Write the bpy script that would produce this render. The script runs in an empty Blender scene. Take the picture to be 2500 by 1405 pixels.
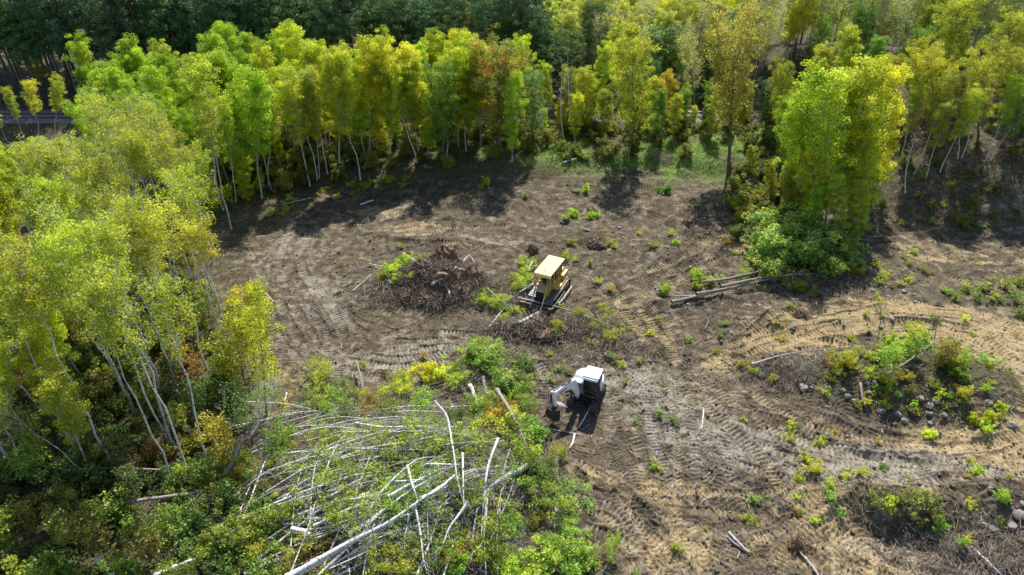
import bpy, bmesh, math, random
import numpy as np
from mathutils import Vector, Matrix
R = math.radians
rng = np.random.default_rng(7)
random.seed(7)
sc = bpy.context.scene
COL = sc.collection

# ------------------------------------------------------------------ camera
CAM_H, PITCH, FPX = 31.0, 33.0, 1667.0
CP, SP = math.cos(R(PITCH)), math.sin(R(PITCH))
cd = bpy.data.cameras.new('camera'); cam = bpy.data.objects.new('camera', cd); COL.objects.link(cam)
cam.location = (0, 0, CAM_H); cam.rotation_euler = (R(90 - PITCH), 0, 0)
cd.sensor_width = 36; cd.lens = 36 * FPX / 2500; cd.clip_end = 2000; cd.clip_start = 0.5
sc.camera = cam

def ray(u, v):
    X = (u - 1250) / FPX; V = (702.5 - v) / FPX
    return X, CP + V * SP, -SP + V * CP

def project(x, y, z):
    dz = z - CAM_H
    f = y * CP - dz * SP; up = y * SP + dz * CP
    return 1250 + FPX * x / f, 702.5 - FPX * up / f

def flat(u, v, z=0.0):
    a, b, c = ray(u, v); t = (z - CAM_H) / c
    return a * t, b * t

# ------------------------------------------------------------------ noise
def _hash(ix, iy, seed):
    h = (ix.astype(np.int64) * 374761393 + iy.astype(np.int64) * 668265263 + seed * 1442695041) & 0x7fffffff
    h = ((h ^ (h >> 13)) * 1274126177) & 0x7fffffff
    h = h ^ (h >> 16)
    return (h & 0xffff) / 65535.0

def vnoise(x, y, seed=0):
    x = np.asarray(x, float); y = np.asarray(y, float)
    ix = np.floor(x); iy = np.floor(y); fx = x - ix; fy = y - iy
    fx = fx * fx * (3 - 2 * fx); fy = fy * fy * (3 - 2 * fy)
    a = _hash(ix, iy, seed); b = _hash(ix + 1, iy, seed); c = _hash(ix, iy + 1, seed); d = _hash(ix + 1, iy + 1, seed)
    return (a * (1 - fx) + b * fx) * (1 - fy) + (c * (1 - fx) + d * fx) * fy

def fbm(x, y, s, seed=0, o=4):
    r = 0; a = 1; tot = 0
    for i in range(o):
        r = r + a * (vnoise(x / s + 17.3 * i, y / s - 9.1 * i, seed + i) - .5); tot += a; a *= .5; s *= .5
    return r / tot * 2

def sstep(a, b, x):
    t = np.clip((x - a) / (b - a), 0, 1); return t * t * (3 - 2 * t)

# ------------------------------------------------------------------ mesh builders
def mesh_from(name, V, F, mats, smooth=False, tone=None, colr=None, midx=None):
    me = bpy.data.meshes.new(name)
    V = np.ascontiguousarray(V, dtype=np.float32); F = np.ascontiguousarray(F, dtype=np.int32)
    k = F.shape[1]
    me.vertices.add(len(V)); me.vertices.foreach_set('co', V.ravel())
    me.loops.add(len(F) * k); me.loops.foreach_set('vertex_index', F.ravel())
    me.polygons.add(len(F)); me.polygons.foreach_set('loop_start', np.arange(len(F), dtype=np.int32) * k)
    me.update(calc_edges=True)
    me.polygons.foreach_set('use_smooth', np.full(len(F), bool(smooth)))
    for m in (mats if isinstance(mats, (list, tuple)) else [mats]): me.materials.append(m)
    if midx is not None: me.polygons.foreach_set('material_index', np.asarray(midx, dtype=np.int32))
    if tone is not None:
        a = me.attributes.new('tone', 'FLOAT', 'FACE'); a.data.foreach_set('value', np.asarray(tone, dtype=np.float32))
    if colr is not None:
        a = me.attributes.new('soil', 'FLOAT_COLOR', 'POINT'); a.data.foreach_set('color', np.asarray(colr, dtype=np.float32).ravel())
    return me

class Geo:
    def __init__(s): s.V = []; s.F = []; s.T = []; s.n = 0
    def add(s, V, F, T=None):
        V = np.asarray(V, float).reshape(-1, 3); F = np.asarray(F, int).reshape(-1, 4)
        s.V.append(V); s.F.append(F + s.n); s.T.append(np.full(len(F), .5) if T is None else np.asarray(T, float)); s.n += len(V)
    def mesh(s, name, mat, smooth=False):
        if not s.V: return None
        return mesh_from(name, np.concatenate(s.V), np.concatenate(s.F), mat, smooth, np.concatenate(s.T))

def norm(a): return a / np.maximum(np.linalg.norm(a, axis=-1, keepdims=True), 1e-9)

def tube(path, rad, sides=6, cap=False):
    P = np.asarray(path, float); n = len(P); rad = np.broadcast_to(np.asarray(rad, float), (n,))
    T = np.gradient(P, axis=0); T = norm(T)
    m = norm(T.mean(0)); ref = np.array([0, 1, 0.]) if abs(m[1]) < .8 else np.array([1., 0, 0])
    A = norm(np.cross(T, ref)); B = np.cross(T, A)
    th = np.arange(sides) / sides * 2 * np.pi
    V = P[:, None, :] + rad[:, None, None] * (np.cos(th)[None, :, None] * A[:, None, :] + np.sin(th)[None, :, None] * B[:, None, :])
    i = np.arange(n - 1)[:, None] * sides; j = np.arange(sides)[None, :]; j2 = (j + 1) % sides
    F = np.stack([i + j, i + j2, i + sides + j2, i + sides + j], -1).reshape(-1, 4)
    V = V.reshape(-1, 3)
    if cap and sides == 6:
        F = np.concatenate([F, [[3, 2, 1, 0], [5, 4, 3, 0]], (n - 1) * sides + np.array([[0, 1, 2, 3], [0, 3, 4, 5]])])
    return V, F

def spline(pts, n):
    P = np.asarray(pts, float)
    if len(P) < 3:
        t = np.linspace(0, 1, n)[:, None]; return P[0] * (1 - t) + P[-1] * t
    Q = np.vstack([2 * P[0] - P[1], P, 2 * P[-1] - P[-2]]); out = []
    k = len(P) - 1
    for q in np.linspace(0, k - 1e-6, n):
        i = int(q); t = q - i; a, b, c, d = Q[i], Q[i + 1], Q[i + 2], Q[i + 3]
        out.append(.5 * (2 * b + (c - a) * t + (2 * a - 5 * b + 4 * c - d) * t * t + (3 * b - a - 3 * c + d) * t ** 3))
    return np.array(out)

def sticks(C, D, L, r, sides=4):
    """many straight sticks in one go: centres, directions, lengths, radii"""
    D = norm(D); n = len(C)
    ref = np.where(np.abs(D[:, 2:3]) < .8, np.array([[0, 0, 1.]]), np.array([[1., 0, 0]]))
    A = norm(np.cross(D, ref)); B = np.cross(D, A)
    L = np.broadcast_to(L, (n,))[:, None]; r = np.broadcast_to(r, (n,))[:, None]
    V = []
    for e, sc_ in ((-.5, 1.), (.5, .6)):
        for k in range(sides):
            th = k / sides * 2 * np.pi
            V.append(C + D * L * e + (A * math.cos(th) + B * math.sin(th)) * r * sc_)
    V = np.stack(V, 1)
    F = np.array([[k, (k + 1) % sides, sides + (k + 1) % sides, sides + k] for k in range(sides)])
    F = (np.arange(n)[:, None, None] * 2 * sides + F[None]).reshape(-1, 4)
    return V.reshape(-1, 3), F

def leaves(C, size, ratio=.62, up=.7, g=None, flatz=1.0, outw=None):
    g = g or rng; n = len(C)
    N = g.normal(size=(n, 3)); N[:, 2] = N[:, 2] * flatz + up
    if outw is not None: N = N * .75 + outw * 1.1
    N = norm(N)
    A = norm(np.cross(N, g.normal(size=(n, 3)))); B = np.cross(N, A)
    s = (size * g.uniform(.65, 1.35, n))[:, None]
    V = np.stack([C - A * s * .5, C + B * s * ratio * .5, C + A * s * .5 - N * s * .12, C - B * s * ratio * .5], 1)
    return V.reshape(-1, 3), np.arange(n * 4).reshape(n, 4)

# ------------------------------------------------------------------ object helpers
def tag(o, label=None, cat=None, group=None, kind=None):
    if label: o['label'] = label
    if cat: o['category'] = cat
    if group: o['group'] = group
    if kind: o['kind'] = kind
    return o

def link(name, me, parent=None, loc=None):
    o = bpy.data.objects.new(name, me); COL.objects.link(o)
    if parent is not None: o.parent = parent
    if loc is not None: o.location = loc
    return o

def empty(name, loc, rz=0):
    o = bpy.data.objects.new(name, None); COL.objects.link(o); o.location = loc; o.rotation_euler = (0, 0, rz); o.empty_display_size = .3
    return o

ONES = 'zero one two three four five six seven eight nine ten eleven twelve thirteen fourteen fifteen sixteen seventeen eighteen nineteen'.split()
TENS = '_ _ twenty thirty forty fifty sixty seventy eighty ninety'.split()
def words(n):
    n = int(max(0, min(99, n)))
    return ONES[n] if n < 20 else TENS[n // 10] + ('' if n % 10 == 0 else '-' + ONES[n % 10])
USED = set()
def place_label(text, x, y, z):
    """text + where the thing shows in the photo, in hundredths of its width and height"""
    u, v = project(x, y, z); a, b = round(u / 25), round(v / 14.05)
    for da, db in ((0, 0), (1, 0), (0, 1), (-1, 0), (0, -1), (1, 1), (-1, -1), (1, -1), (-1, 1), (2, 0), (0, 2), (-2, 0), (0, -2)):
        aa, bb = a + da, b + db
        pa = words(aa) + ' percent across' if 0 <= aa <= 99 else ('at the left border' if aa < 0 else 'at the right border')
        pb = words(bb) + ' down' if 0 <= bb <= 99 else ('at the top border' if bb < 0 else 'at the bottom border')
        s = f'{text}, {pa}, {pb}'
        if s not in USED: break
    USED.add(s); return s

# ------------------------------------------------------------------ materials
def newmat(name):
    m = bpy.data.materials.new(name); m.use_nodes = True; nt = m.node_tree; nt.nodes.clear()
    out = nt.nodes.new('ShaderNodeOutputMaterial'); return m, nt, out
def N(nt, t, **kw):
    n = nt.nodes.new(t)
    for k, v in kw.items():
        if k in n.inputs.keys(): n.inputs[k].default_value = v
        else: setattr(n, k, v)
    return n
def ramp(nt, stops, fac=None):
    r = nt.nodes.new('ShaderNodeValToRGB'); e = r.color_ramp.elements
    while len(e) < len(stops): e.new(.5)
    for i, (p, c) in enumerate(stops): e[i].position = p; e[i].color = (*c, 1) if len(c) == 3 else c
    if fac is not None: nt.links.new(fac, r.inputs[0])
    return r
def mixc(nt, fac, a, b, mode='MIX'):
    m = nt.nodes.new('ShaderNodeMix'); m.data_type = 'RGBA'; m.blend_type = mode
    for sock, v in ((m.inputs[0], fac), (m.inputs[6], a), (m.inputs[7], b)):
        if isinstance(v, (int, float)): sock.default_value = v
        elif isinstance(v, tuple): sock.default_value = (*v, 1) if len(v) == 3 else v
        else: nt.links.new(v, sock)
    return m.outputs[2]
def math_(nt, op, a, b=None, c=None):
    m = nt.nodes.new('ShaderNodeMath'); m.operation = op
    for i, v in enumerate((a, b, c)):
        if v is None: continue
        if isinstance(v, (int, float)): m.inputs[i].default_value = v
        else: nt.links.new(v, m.inputs[i])
    return m.outputs[0]

def leaf_mat(name, trans=.5, hue=.05, gloss=.06, val=(.55, 1.35), orange=False):
    m, nt, out = newmat(name); L = nt.links.new
    oi = N(nt, 'ShaderNodeObjectInfo'); at = N(nt, 'ShaderNodeAttribute', attribute_name='tone')
    tone = at.outputs['Fac']
    h = math_(nt, 'MULTIPLY_ADD', tone, -hue, .512 + hue * .5)
    vv = math_(nt, 'MULTIPLY_ADD', tone, val[1] - val[0], val[0])
    hs = N(nt, 'ShaderNodeHueSaturation'); L(oi.outputs['Color'], hs.inputs['Color']); L(h, hs.inputs['Hue']); L(vv, hs.inputs['Value'])
    tc0 = N(nt, 'ShaderNodeTexCoord'); nn = N(nt, 'ShaderNodeTexNoise', Scale=.38, Detail=3.0); ad = N(nt, 'ShaderNodeVectorMath'); ad.operation = 'ADD'
    cb_ = N(nt, 'ShaderNodeCombineXYZ'); rr_ = math_(nt, 'MULTIPLY', oi.outputs['Random'], 40.); L(rr_, cb_.inputs[0]); L(tc0.outputs['Object'], ad.inputs[0]); L(cb_.outputs[0], ad.inputs[1]); L(ad.outputs[0], nn.inputs['Vector'])
    f0 = ramp(nt, [(.42, (0, 0, 0)), (.66, (1, 1, 1))], nn.outputs[0]); hs2 = N(nt, 'ShaderNodeHueSaturation'); L(hs.outputs[0], hs2.inputs['Color']); hs2.inputs['Hue'].default_value = .49 ; hs2.inputs['Value'].default_value = 1.15
    col = mixc(nt, math_(nt, 'MULTIPLY', f0.outputs[0], .8), hs.outputs[0], hs2.outputs[0])
    if orange:
        tc = N(nt, 'ShaderNodeTexCoord'); no = N(nt, 'ShaderNodeTexNoise', Scale=.55, Detail=2.0); L(tc.outputs['Object'], no.inputs['Vector'])
        f = ramp(nt, [(.54, (0, 0, 0)), (.62, (1, 1, 1))], no.outputs[0])
        col = mixc(nt, f.outputs[0], col, (.52, .2, .02))
    d = N(nt, 'ShaderNodeBsdfDiffuse'); L(col, d.inputs[0])
    t = N(nt, 'ShaderNodeBsdfTranslucent'); g2 = N(nt, 'ShaderNodeGamma', Gamma=.88); L(col, g2.inputs[0]); L(g2.outputs[0], t.inputs[0])
    mx = N(nt, 'ShaderNodeMixShader'); mx.inputs[0].default_value = trans; L(d.outputs[0], mx.inputs[1]); L(t.outputs[0], mx.inputs[2])
    gl = N(nt, 'ShaderNodeBsdfGlossy', Roughness=.45); gl.inputs[0].default_value = (1, 1, 1, 1)
    m2 = N(nt, 'ShaderNodeMixShader'); m2.inputs[0].default_value = gloss; L(mx.outputs[0], m2.inputs[1]); L(gl.outputs[0], m2.inputs[2])
    L(m2.outputs[0], out.inputs[0]); return m

def bark_mat(name, base, dark, scale=(6, 6, 1.2), thr=.58, rough=.85):
    m, nt, out = newmat(name); L = nt.links.new
    tc = N(nt, 'ShaderNodeTexCoord'); mp = N(nt, 'ShaderNodeMapping'); mp.inputs['Scale'].default_value = scale; L(tc.outputs['Object'], mp.inputs[0])
    no = N(nt, 'ShaderNodeTexNoise', Scale=1.0, Detail=4.0, Roughness=.7); L(mp.outputs[0], no.inputs['Vector'])
    n2 = N(nt, 'ShaderNodeTexNoise', Scale=.8, Detail=2.0); L(tc.outputs['Object'], n2.inputs['Vector'])
    f = ramp(nt, [(thr - .04, (0, 0, 0)), (thr + .05, (1, 1, 1))], no.outputs[0])
    b = mixc(nt, n2.outputs[0], tuple(x * .78 for x in base), base)
    c = mixc(nt, f.outputs[0], b, dark)
    p = N(nt, 'ShaderNodeBsdfPrincipled', Roughness=rough); L(c, p.inputs['Base Color'])
    bu = N(nt, 'ShaderNodeBump', Strength=.4, Distance=.02); L(no.outputs[0], bu.inputs['Height']); L(bu.outputs[0], p.inputs['Normal'])
    L(p.outputs[0], out.inputs[0]); return m

def simple(name, col, rough=.6, metal=0., dirt=None, dirt_amt=.5, scale=3., spec=.5, coat=0.):
    m, nt, out = newmat(name); L = nt.links.new
    p = N(nt, 'ShaderNodeBsdfPrincipled', Roughness=rough, Metallic=metal)
    p.inputs['Specular IOR Level'].default_value = spec; p.inputs['Coat Weight'].default_value = coat
    tc = N(nt, 'ShaderNodeTexCoord'); no = N(nt, 'ShaderNodeTexNoise', Scale=scale, Detail=6.0, Roughness=.65); L(tc.outputs['Object'], no.inputs['Vector'])
    dirt = dirt or tuple(x * .6 for x in col)
    f = ramp(nt, [(.5 - .25 * dirt_amt, (0, 0, 0)), (.85 - .25 * dirt_amt, (dirt_amt,) * 3)], no.outputs[0])
    c = mixc(nt, f.outputs[0], col, dirt); L(c, p.inputs['Base Color'])
    r2 = math_(nt, 'MULTIPLY_ADD', f.outputs[0], .35, rough); L(r2, p.inputs['Roughness'])
    L(p.outputs[0], out.inputs[0]); return m

M = {}
M['leaf'] = leaf_mat('aspen_foliage', .48, .045, gloss=.015, val=(.4, 1.5))
M['maple'] = leaf_mat('maple_foliage', .45, .06, gloss=.02, orange=True)
M['broad'] = leaf_mat('broadleaf_foliage', .45, .06, gloss=.02, val=(.4, 1.5))
M['shrub'] = leaf_mat('shrub_foliage', .48, .07, gloss=.02, val=(.4, 1.55))
M['needle'] = leaf_mat('needle_foliage', .2, .03, gloss=.02)
M['birch'] = bark_mat('white_birch_bark', (.72, .70, .68), (.04, .035, .03), (7, 7, 11), .57)
M['aspenbark'] = bark_mat('grey_aspen_bark', (.50, .485, .45), (.07, .06, .05), (5, 5, 7), .58)
M['brown'] = bark_mat('brown_bark', (.17, .135, .105), (.05, .04, .03), (9, 9, 1.5), .55)
M['greybark'] = bark_mat('dead_grey_wood', (.46, .44, .42), (.16, .13, .11), (9, 9, 3), .58)
M['log'] = bark_mat('log_bark', (.30, .26, .22), (.09, .07, .055), (7, 7, 7), .57)
M['twig'] = bark_mat('dry_twigs', (.34, .29, .23), (.12, .09, .07), (3, 3, 3), .55)
M['root'] = bark_mat('muddy_roots', (.23, .14, .085), (.08, .05, .032), (4, 4, 4), .5)
M['rock'] = simple('field_stone', (.29, .27, .25), .95, dirt=(.13, .11, .085), dirt_amt=.85, scale=3.)
# ------------------------------------------------------------------ terrain
def lines(a, b, d): return np.arange(a, b, d)
xs = np.concatenate([-np.geomspace(45.2, 600, 60)[::-1], lines(-45, -26, .14), lines(-26, -8, .085), lines(-8, 34, .058), lines(34, 52, .11), np.geomspace(52.2, 600, 60)])
ys = np.concatenate([-np.geomspace(4, 300, 14)[::-1], lines(0, 19, .6), lines(19, 45, .058), lines(45, 56, .09), lines(56, 76, .14), lines(76, 206, 1.0), np.geomspace(207, 900, 36)])
GX, GY = np.meshgrid(xs, ys)

def poly_world(px, z=0.): return np.array([flat(u, v, z) for u, v in px])

def seg_field(P, w):
    """distance, arclength and side along a polyline on the grid, within w; yields (slice_y, slice_x, d, s, side)"""
    D = np.full(GX.shape, 1e9, np.float32); S = np.zeros(GX.shape, np.float32)
    s0 = 0.
    x0, x1 = P[:, 0].min() - w, P[:, 0].max() + w; y0, y1 = P[:, 1].min() - w, P[:, 1].max() + w
    for a, b in zip(P[:-1], P[1:]):
        L = np.hypot(*(b - a))
        if L < 1e-6: continue
        i0, i1 = np.searchsorted(xs, min(a[0], b[0]) - w), np.searchsorted(xs, max(a[0], b[0]) + w)
        j0, j1 = np.searchsorted(ys, min(a[1], b[1]) - w), np.searchsorted(ys, max(a[1], b[1]) + w)
        if i1 <= i0 or j1 <= j0: s0 += L; continue
        X = GX[j0:j1, i0:i1] - a[0]; Y = GY[j0:j1, i0:i1] - a[1]; t = (b - a) / L
        al = np.clip(X * t[0] + Y * t[1], 0, L); dx = X - al * t[0]; dy = Y - al * t[1]
        sd = np.sign(X * t[1] - Y * t[0]); dd = np.hypot(dx, dy)
        sub = D[j0:j1, i0:i1]; m = dd < np.abs(sub); sub[m] = (dd * sd)[m]; S[j0:j1, i0:i1][m] = (al + s0)[m]; s0 += L
    J0, J1 = max(0, np.searchsorted(ys, y0)), np.searchsorted(ys, y1); I0, I1 = np.searchsorted(xs, x0), np.searchsorted(xs, x1)
    return slice(J0, J1), slice(I0, I1), D[J0:J1, I0:I1], S[J0:J1, I0:I1]

H = np.zeros_like(GX)
H += fbm(GX, GY, 14, 3, 4) * .55
clear = sstep(80, 70, GY) * sstep(-40, -30, GX)
# bank behind the clearing, grassy shelf above it
bank_y = 69.5 + 1.5 * np.sin(GX * .13) + fbm(GX, GX * 0, 9, 5) * 2
H += 1.5 * sstep(bank_y - 1.5, bank_y + 2.5, GY) * sstep(-34, -20, GX)
# slope on the right
s_ = (GX - 35) * .50 + (GY - 61) * .86
H += 6.0 * sstep(0, 15, s_) * sstep(28, 40, GX) * sstep(140, 95, GY)
# land falls away to the pond behind the railway
H -= 5.0 * sstep(93, 145, GY) * sstep(-20, 15, GX)
# railway bed
rb = np.abs(GY - 87.5); H = H * sstep(3.5, 9, rb) + .9 * (1 - sstep(2.4, 6.5, rb)) + 0.0
# spoil mound with shrubs
def bump_at(u, v, rx, ry, h, ang=0., p=2.):
    x, y = flat(u, v); c, s = math.cos(ang), math.sin(ang)
    X = (GX - x) * c + (GY - y) * s; Y = -(GX - x) * s + (GY - y) * c
    return h * np.exp(-((X / rx) ** 2 + (Y / ry) ** 2) ** (p / 2))
H += bump_at(2230, 935, 7.0, 3.4, 1.6, -.12, 3.5)
H -= .6 * np.clip(bump_at(2215, 950, 11, 5.8, .9, -.12, 3) - bump_at(2230, 935, 8.0, 4.1, .9, -.12, 3), 0, 1)
H += bump_at(1065, 690, 3.8, 1.9, 1.25, 0, 3)
H += bump_at(1300, 800, 3.6, 1.2, .45)
H += bump_at(1200, 490, 6, 2.0, .8, .1)
H += bump_at(1500, 450, 9, 2.0, .7, .0)
H += bump_at(1650, 620, 3.2, 2.2, .6)
H += bump_at(1700, 500, 6, 2.5, .7)
H += bump_at(1450, 600, 2.0, 1.1, -.7)
H -= bump_at(2190, 1310, 2.8, 1.3, .5, -.15, 2.5)
H += bump_at(2170, 1230, 3.6, 1.2, .8, -.1, 3)
H += bump_at(2440, 1220, 3.2, 1.6, 1.2, -.3)
H += bump_at(1580, 1230, 1.2, .4, .35, -.6)
H += bump_at(960, 1180, 8.5, 5.0, 1.2, .1, 4)
H += bump_at(2000, 790, 3, .9, .5, .05) + bump_at(2250, 770, 5, 1.0, .45, -.03) + bump_at(1880, 780, 2, 1, .5)
wob = fbm(GX, GY, 3.2, 11, 4)
inside = sstep(80, 74, GY) * sstep(-36, -28, GX)
H += wob * .20 * inside
H += np.abs(fbm(GX * .8 + GY * .5, GY * 1.6 - GX * .5, 2.2, 23, 3)) * .16 * inside
H += fbm(GX, GY, .7, 31, 3) * .035 * inside

# long ridges of pushed soil: (pixels, height, half width)
ridges = [([(1790,800),(1900,760),(2050,745),(2200,760)], .35, .6), ([(1740,860),(1850,850),(2000,820),(2160,815)], .18, .5),
 ([(1860,880),(1950,840),(2100,815),(2260,830),(2380,860),(2470,920)], .22, .45), ([(2000,1000),(2120,1040),(2260,1060),(2400,1060),(2500,1030)], .3, .4),
 ([(1850,1010),(1980,1060),(2100,1105),(2250,1130),(2330,1130)], -.3, .45), ([(2110,1180),(2040,1240),(1960,1310)], .45, .45), ([(2000,1180),(1950,1210),(1900,1260)], .4, .4),
 ([(1500,1160),(1560,1215),(1620,1290),(1680,1370)], .3, .35), ([(1380,1120),(1450,1165),(1530,1200)], .25, .35), ([(1400,1260),(1480,1280),(1560,1330)], .28, .3),
 ([(2120,1340),(2230,1375),(2380,1400)], -.35, .5), ([(820,700),(860,745),(880,800)], .3, .3), ([(650,700),(600,780),(640,870)], .2, .5),
 ([(640,560),(560,570),(530,620)], .25, .6), ([(1010,560),(1090,540),(1200,545),(1300,570)], .3, .5), ([(850,560),(1000,590),(1150,585)], .25, .4),
 ([(1240,500),(1330,520),(1420,560)], .25, .5), ([(1560,520),(1640,540),(1690,600),(1660,660)], .35, .5), ([(1400,440),(1550,430),(1700,440)], .35, .6),
 ([(1760,500),(1850,530),(1880,590)], .4, .7), ([(1450,860),(1560,880),(1640,880)], .2, .4), ([(1180,900),(1300,880),(1400,860)], .18, .3),
 ([(700,1000),(760,960),(860,960),(960,940)], .2, .4), ([(2160,540),(2300,600),(2420,690)], .3, .6), ([(2250,1180),(2350,1160),(2500,1170)], .35, .4), ([(2300,1290),(2360,1350),(2440,1400)], .4, .4),
 ([(1500,760),(1600,740),(1750,730),(1900,720)], .3, .5), ([(2080,640),(2150,690),(2250,720)], .25, .5)]
for px, h, w in ridges:
    P = spline(poly_world(px), 24)
    sy, sx, D, S = seg_field(P, w * 3.2)
    Lr = float(np.sum(np.hypot(*np.diff(P, axis=0).T))); prof = np.exp(-(np.abs(D + .25 * fbm(GX[sy, sx], GY[sy, sx], .9, 131, 3)) / w) ** 1.5) * (1 + .35 * np.sin(S * 2.1)) * sstep(0, 1.6, S) * sstep(0, 1.6, Lr - S)
    H[sy, sx] += np.where(np.abs(D) < w * 3.2, h * prof, 0)

# machine tracks: ladder (wide crawler) and chevron (narrow rubber)
LAD = [[(780,560),(735,600),(740,660),(790,720),(830,790),(840,860),(820,920)], [(700,580),(680,640),(700,700),(760,760),(800,830),(790,900),(760,950)],
 [(830,870),(900,890),(1000,890),(1100,850)], [(850,905),(950,930),(1050,915)], [(1080,810),(1150,815),(1240,840)], [(1080,845),(1160,850),(1240,885)],
 [(1800,540),(1810,590),(1750,640),(1650,690),(1550,740),(1450,790)], [(1730,520),(1745,570),(1690,625),(1590,660)], [(1510,735),(1545,790),(1600,850)], [(1565,760),(1620,820),(1650,880)],
 [(870,520),(940,500),(1010,485)], [(850,548),(950,530),(1040,512)], [(1000,580),(1100,572),(1220,600)], [(1900,838),(2050,800),(2250,790),(2400,830),(2500,880)],
 [(2080,735),(2250,745),(2400,775),(2500,810)], [(2350,850),(2450,920),(2490,1010)], [(1700,900),(1780,970),(1900,1050),(2050,1100),(2250,1130)], [(1760,880),(1850,960),(2000,1040),(2150,1080),(2350,1090),(2500,1060)],
 [(1650,940),(1750,1020),(1850,1100),(1900,1180)], [(2050,1150),(2150,1190),(2280,1215)], [(1950,1230),(2100,1180),(2180,1110)], [(2010,1290),(2110,1345),(2260,1385),(2400,1400)],
 [(1590,1180),(1640,1270),(1700,1340),(1730,1405)], [(1400,1210),(1500,1240),(1570,1310)], [(1430,1290),(1530,1330),(1580,1400)], [(1540,1050),(1570,1120),(1560,1200)], [(1480,1390),(1560,1380)],
 [(1460,700),(1520,680),(1640,600),(1640,560)], [(600,600),(640,680),(640,760)], [(880,820),(900,850),(1010,840)], [(1250,850),(1330,900),(1320,980)], [(1330,560),(1440,540),(1540,500)],
 [(2150,560),(2250,640),(2380,700)], [(2250,560),(2380,540),(2500,560)], [(2100,850),(1990,830),(1890,850)], [(2200,620),(2350,640),(2500,640)], [(1900,1100),(2010,1150),(2050,1230),(1930,1310)], [(2330,1130),(2420,1120),(2500,1090)]]
CHEV = [[(1652,930),(1652,1100),(1656,1250),(1640,1405)], [(1712,900),(1716,1100),(1722,1250),(1716,1405)], [(1560,1190),(1640,1195),(1740,1195)], [(1620,1237),(1760,1245),(1870,1255)],
 [(1500,1205),(1580,1310),(1625,1385)], [(1600,1205),(1690,1340)], [(1365,870),(1352,950),(1340,1010)], [(1480,960),(1490,1080)], [(1235,840),(1262,900),(1240,960)], [(1700,850),(1705,930)],
 [(1420,780),(1500,840),(1640,900),(1760,900)], [(1400,830),(1500,890),(1600,950),(1650,1010)], [(1770,860),(1900,880)], [(1730,1200),(1900,1190),(2000,1110)]]
def stamp(P, w, depth, cleat, pitch, chev, sw=0., dw=0.):
    n = max(8, int(np.sum(np.hypot(*np.diff(P, axis=0).T)) / .35)); P = spline(P, min(n, 160))
    sy, sx, D, S = seg_field(P, w * .5 + .25)
    d = np.abs(D); m = 1 - sstep(w * .5 - .06, w * .5 + .03, d)
    fade = .25 + .75 * sstep(-.4, .1, fbm(GX[sy, sx], GY[sy, sx], 1.7, 77, 3)); ww = sstep(-.75, -.25, fbm(GX[sy, sx], GY[sy, sx], 3.1, 78, 2)); D = D + .10 * fbm(GX[sy, sx], GY[sy, sx], 1.1, 79, 2); d = np.abs(D); m = m * ww
    ph = S / pitch + (d / w * 1.3 if chev else 0)
    cl = np.abs((ph % 1.0) - .5) * 2; cl = sstep(.25, .75, cl)
    edge = np.exp(-((d - w * .5 - .09) / .08) ** 2)
    cov = np.where(d < w * .5 + .02, m, 0) * .92
    z = -depth + cleat * cl * fade
    TR[sy, sx] = TR[sy, sx] * (1 - cov) + z * cov + np.where(d < w * .5 + .25, edge * .06 * ww, 0) * (TR[sy, sx] < .08)
    mm = np.where(d < w, m * (.45 + .55 * cl) * fade, 0)
    wear[sy, sx] = np.maximum(wear[sy, sx] * (1 - cov), mm * .8); tsand[sy, sx] = tsand[sy, sx] * (1 - cov) + mm * sw; tdust[sy, sx] = tdust[sy, sx] * (1 - cov) + mm * dw
TR = np.zeros_like(H); wear = np.zeros_like(H); tsand = np.zeros_like(H); tdust = np.zeros_like(H)
g = np.random.default_rng(21)
poly_clear = [(560,560),(700,490),(900,470),(1150,440),(1500,470),(1750,470),(1850,600),(1650,720),(1900,760),(2450,780),(2480,1000),(2350,1100),(2000,1080),(2000,1380),(1500,1390),(1380,1120),(1300,860),(900,930),(700,950),(650,760)]
for k in range(190):
    u, v = poly_clear[g.integers(len(poly_clear))]; u2, v2 = poly_clear[g.integers(len(poly_clear))]; t = g.uniform(.1, .6)
    x, y = flat(u * (1 - t) + u2 * t, v * (1 - t) + v2 * t)
    if g.random() < .45: x, y = flat(g.uniform(1500, 2450), g.uniform(880, 1400))
    a = g.uniform(0, 2 * np.pi); c = g.uniform(-.16, .16); P = [(x, y)]
    for i in range(int(g.integers(6, 14))):
        a += c; x += math.cos(a) * .9; y += math.sin(a) * .7; P.append((x, y))
    P = np.array(P); stamp(P, .66, .05, .09, .28, False)
    if g.random() < .6:
        T = norm(np.gradient(P, axis=0)); stamp(P + np.stack([-T[:, 1], T[:, 0]], 1) * 1.9, .66, .05, .09, .28, False)

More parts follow.
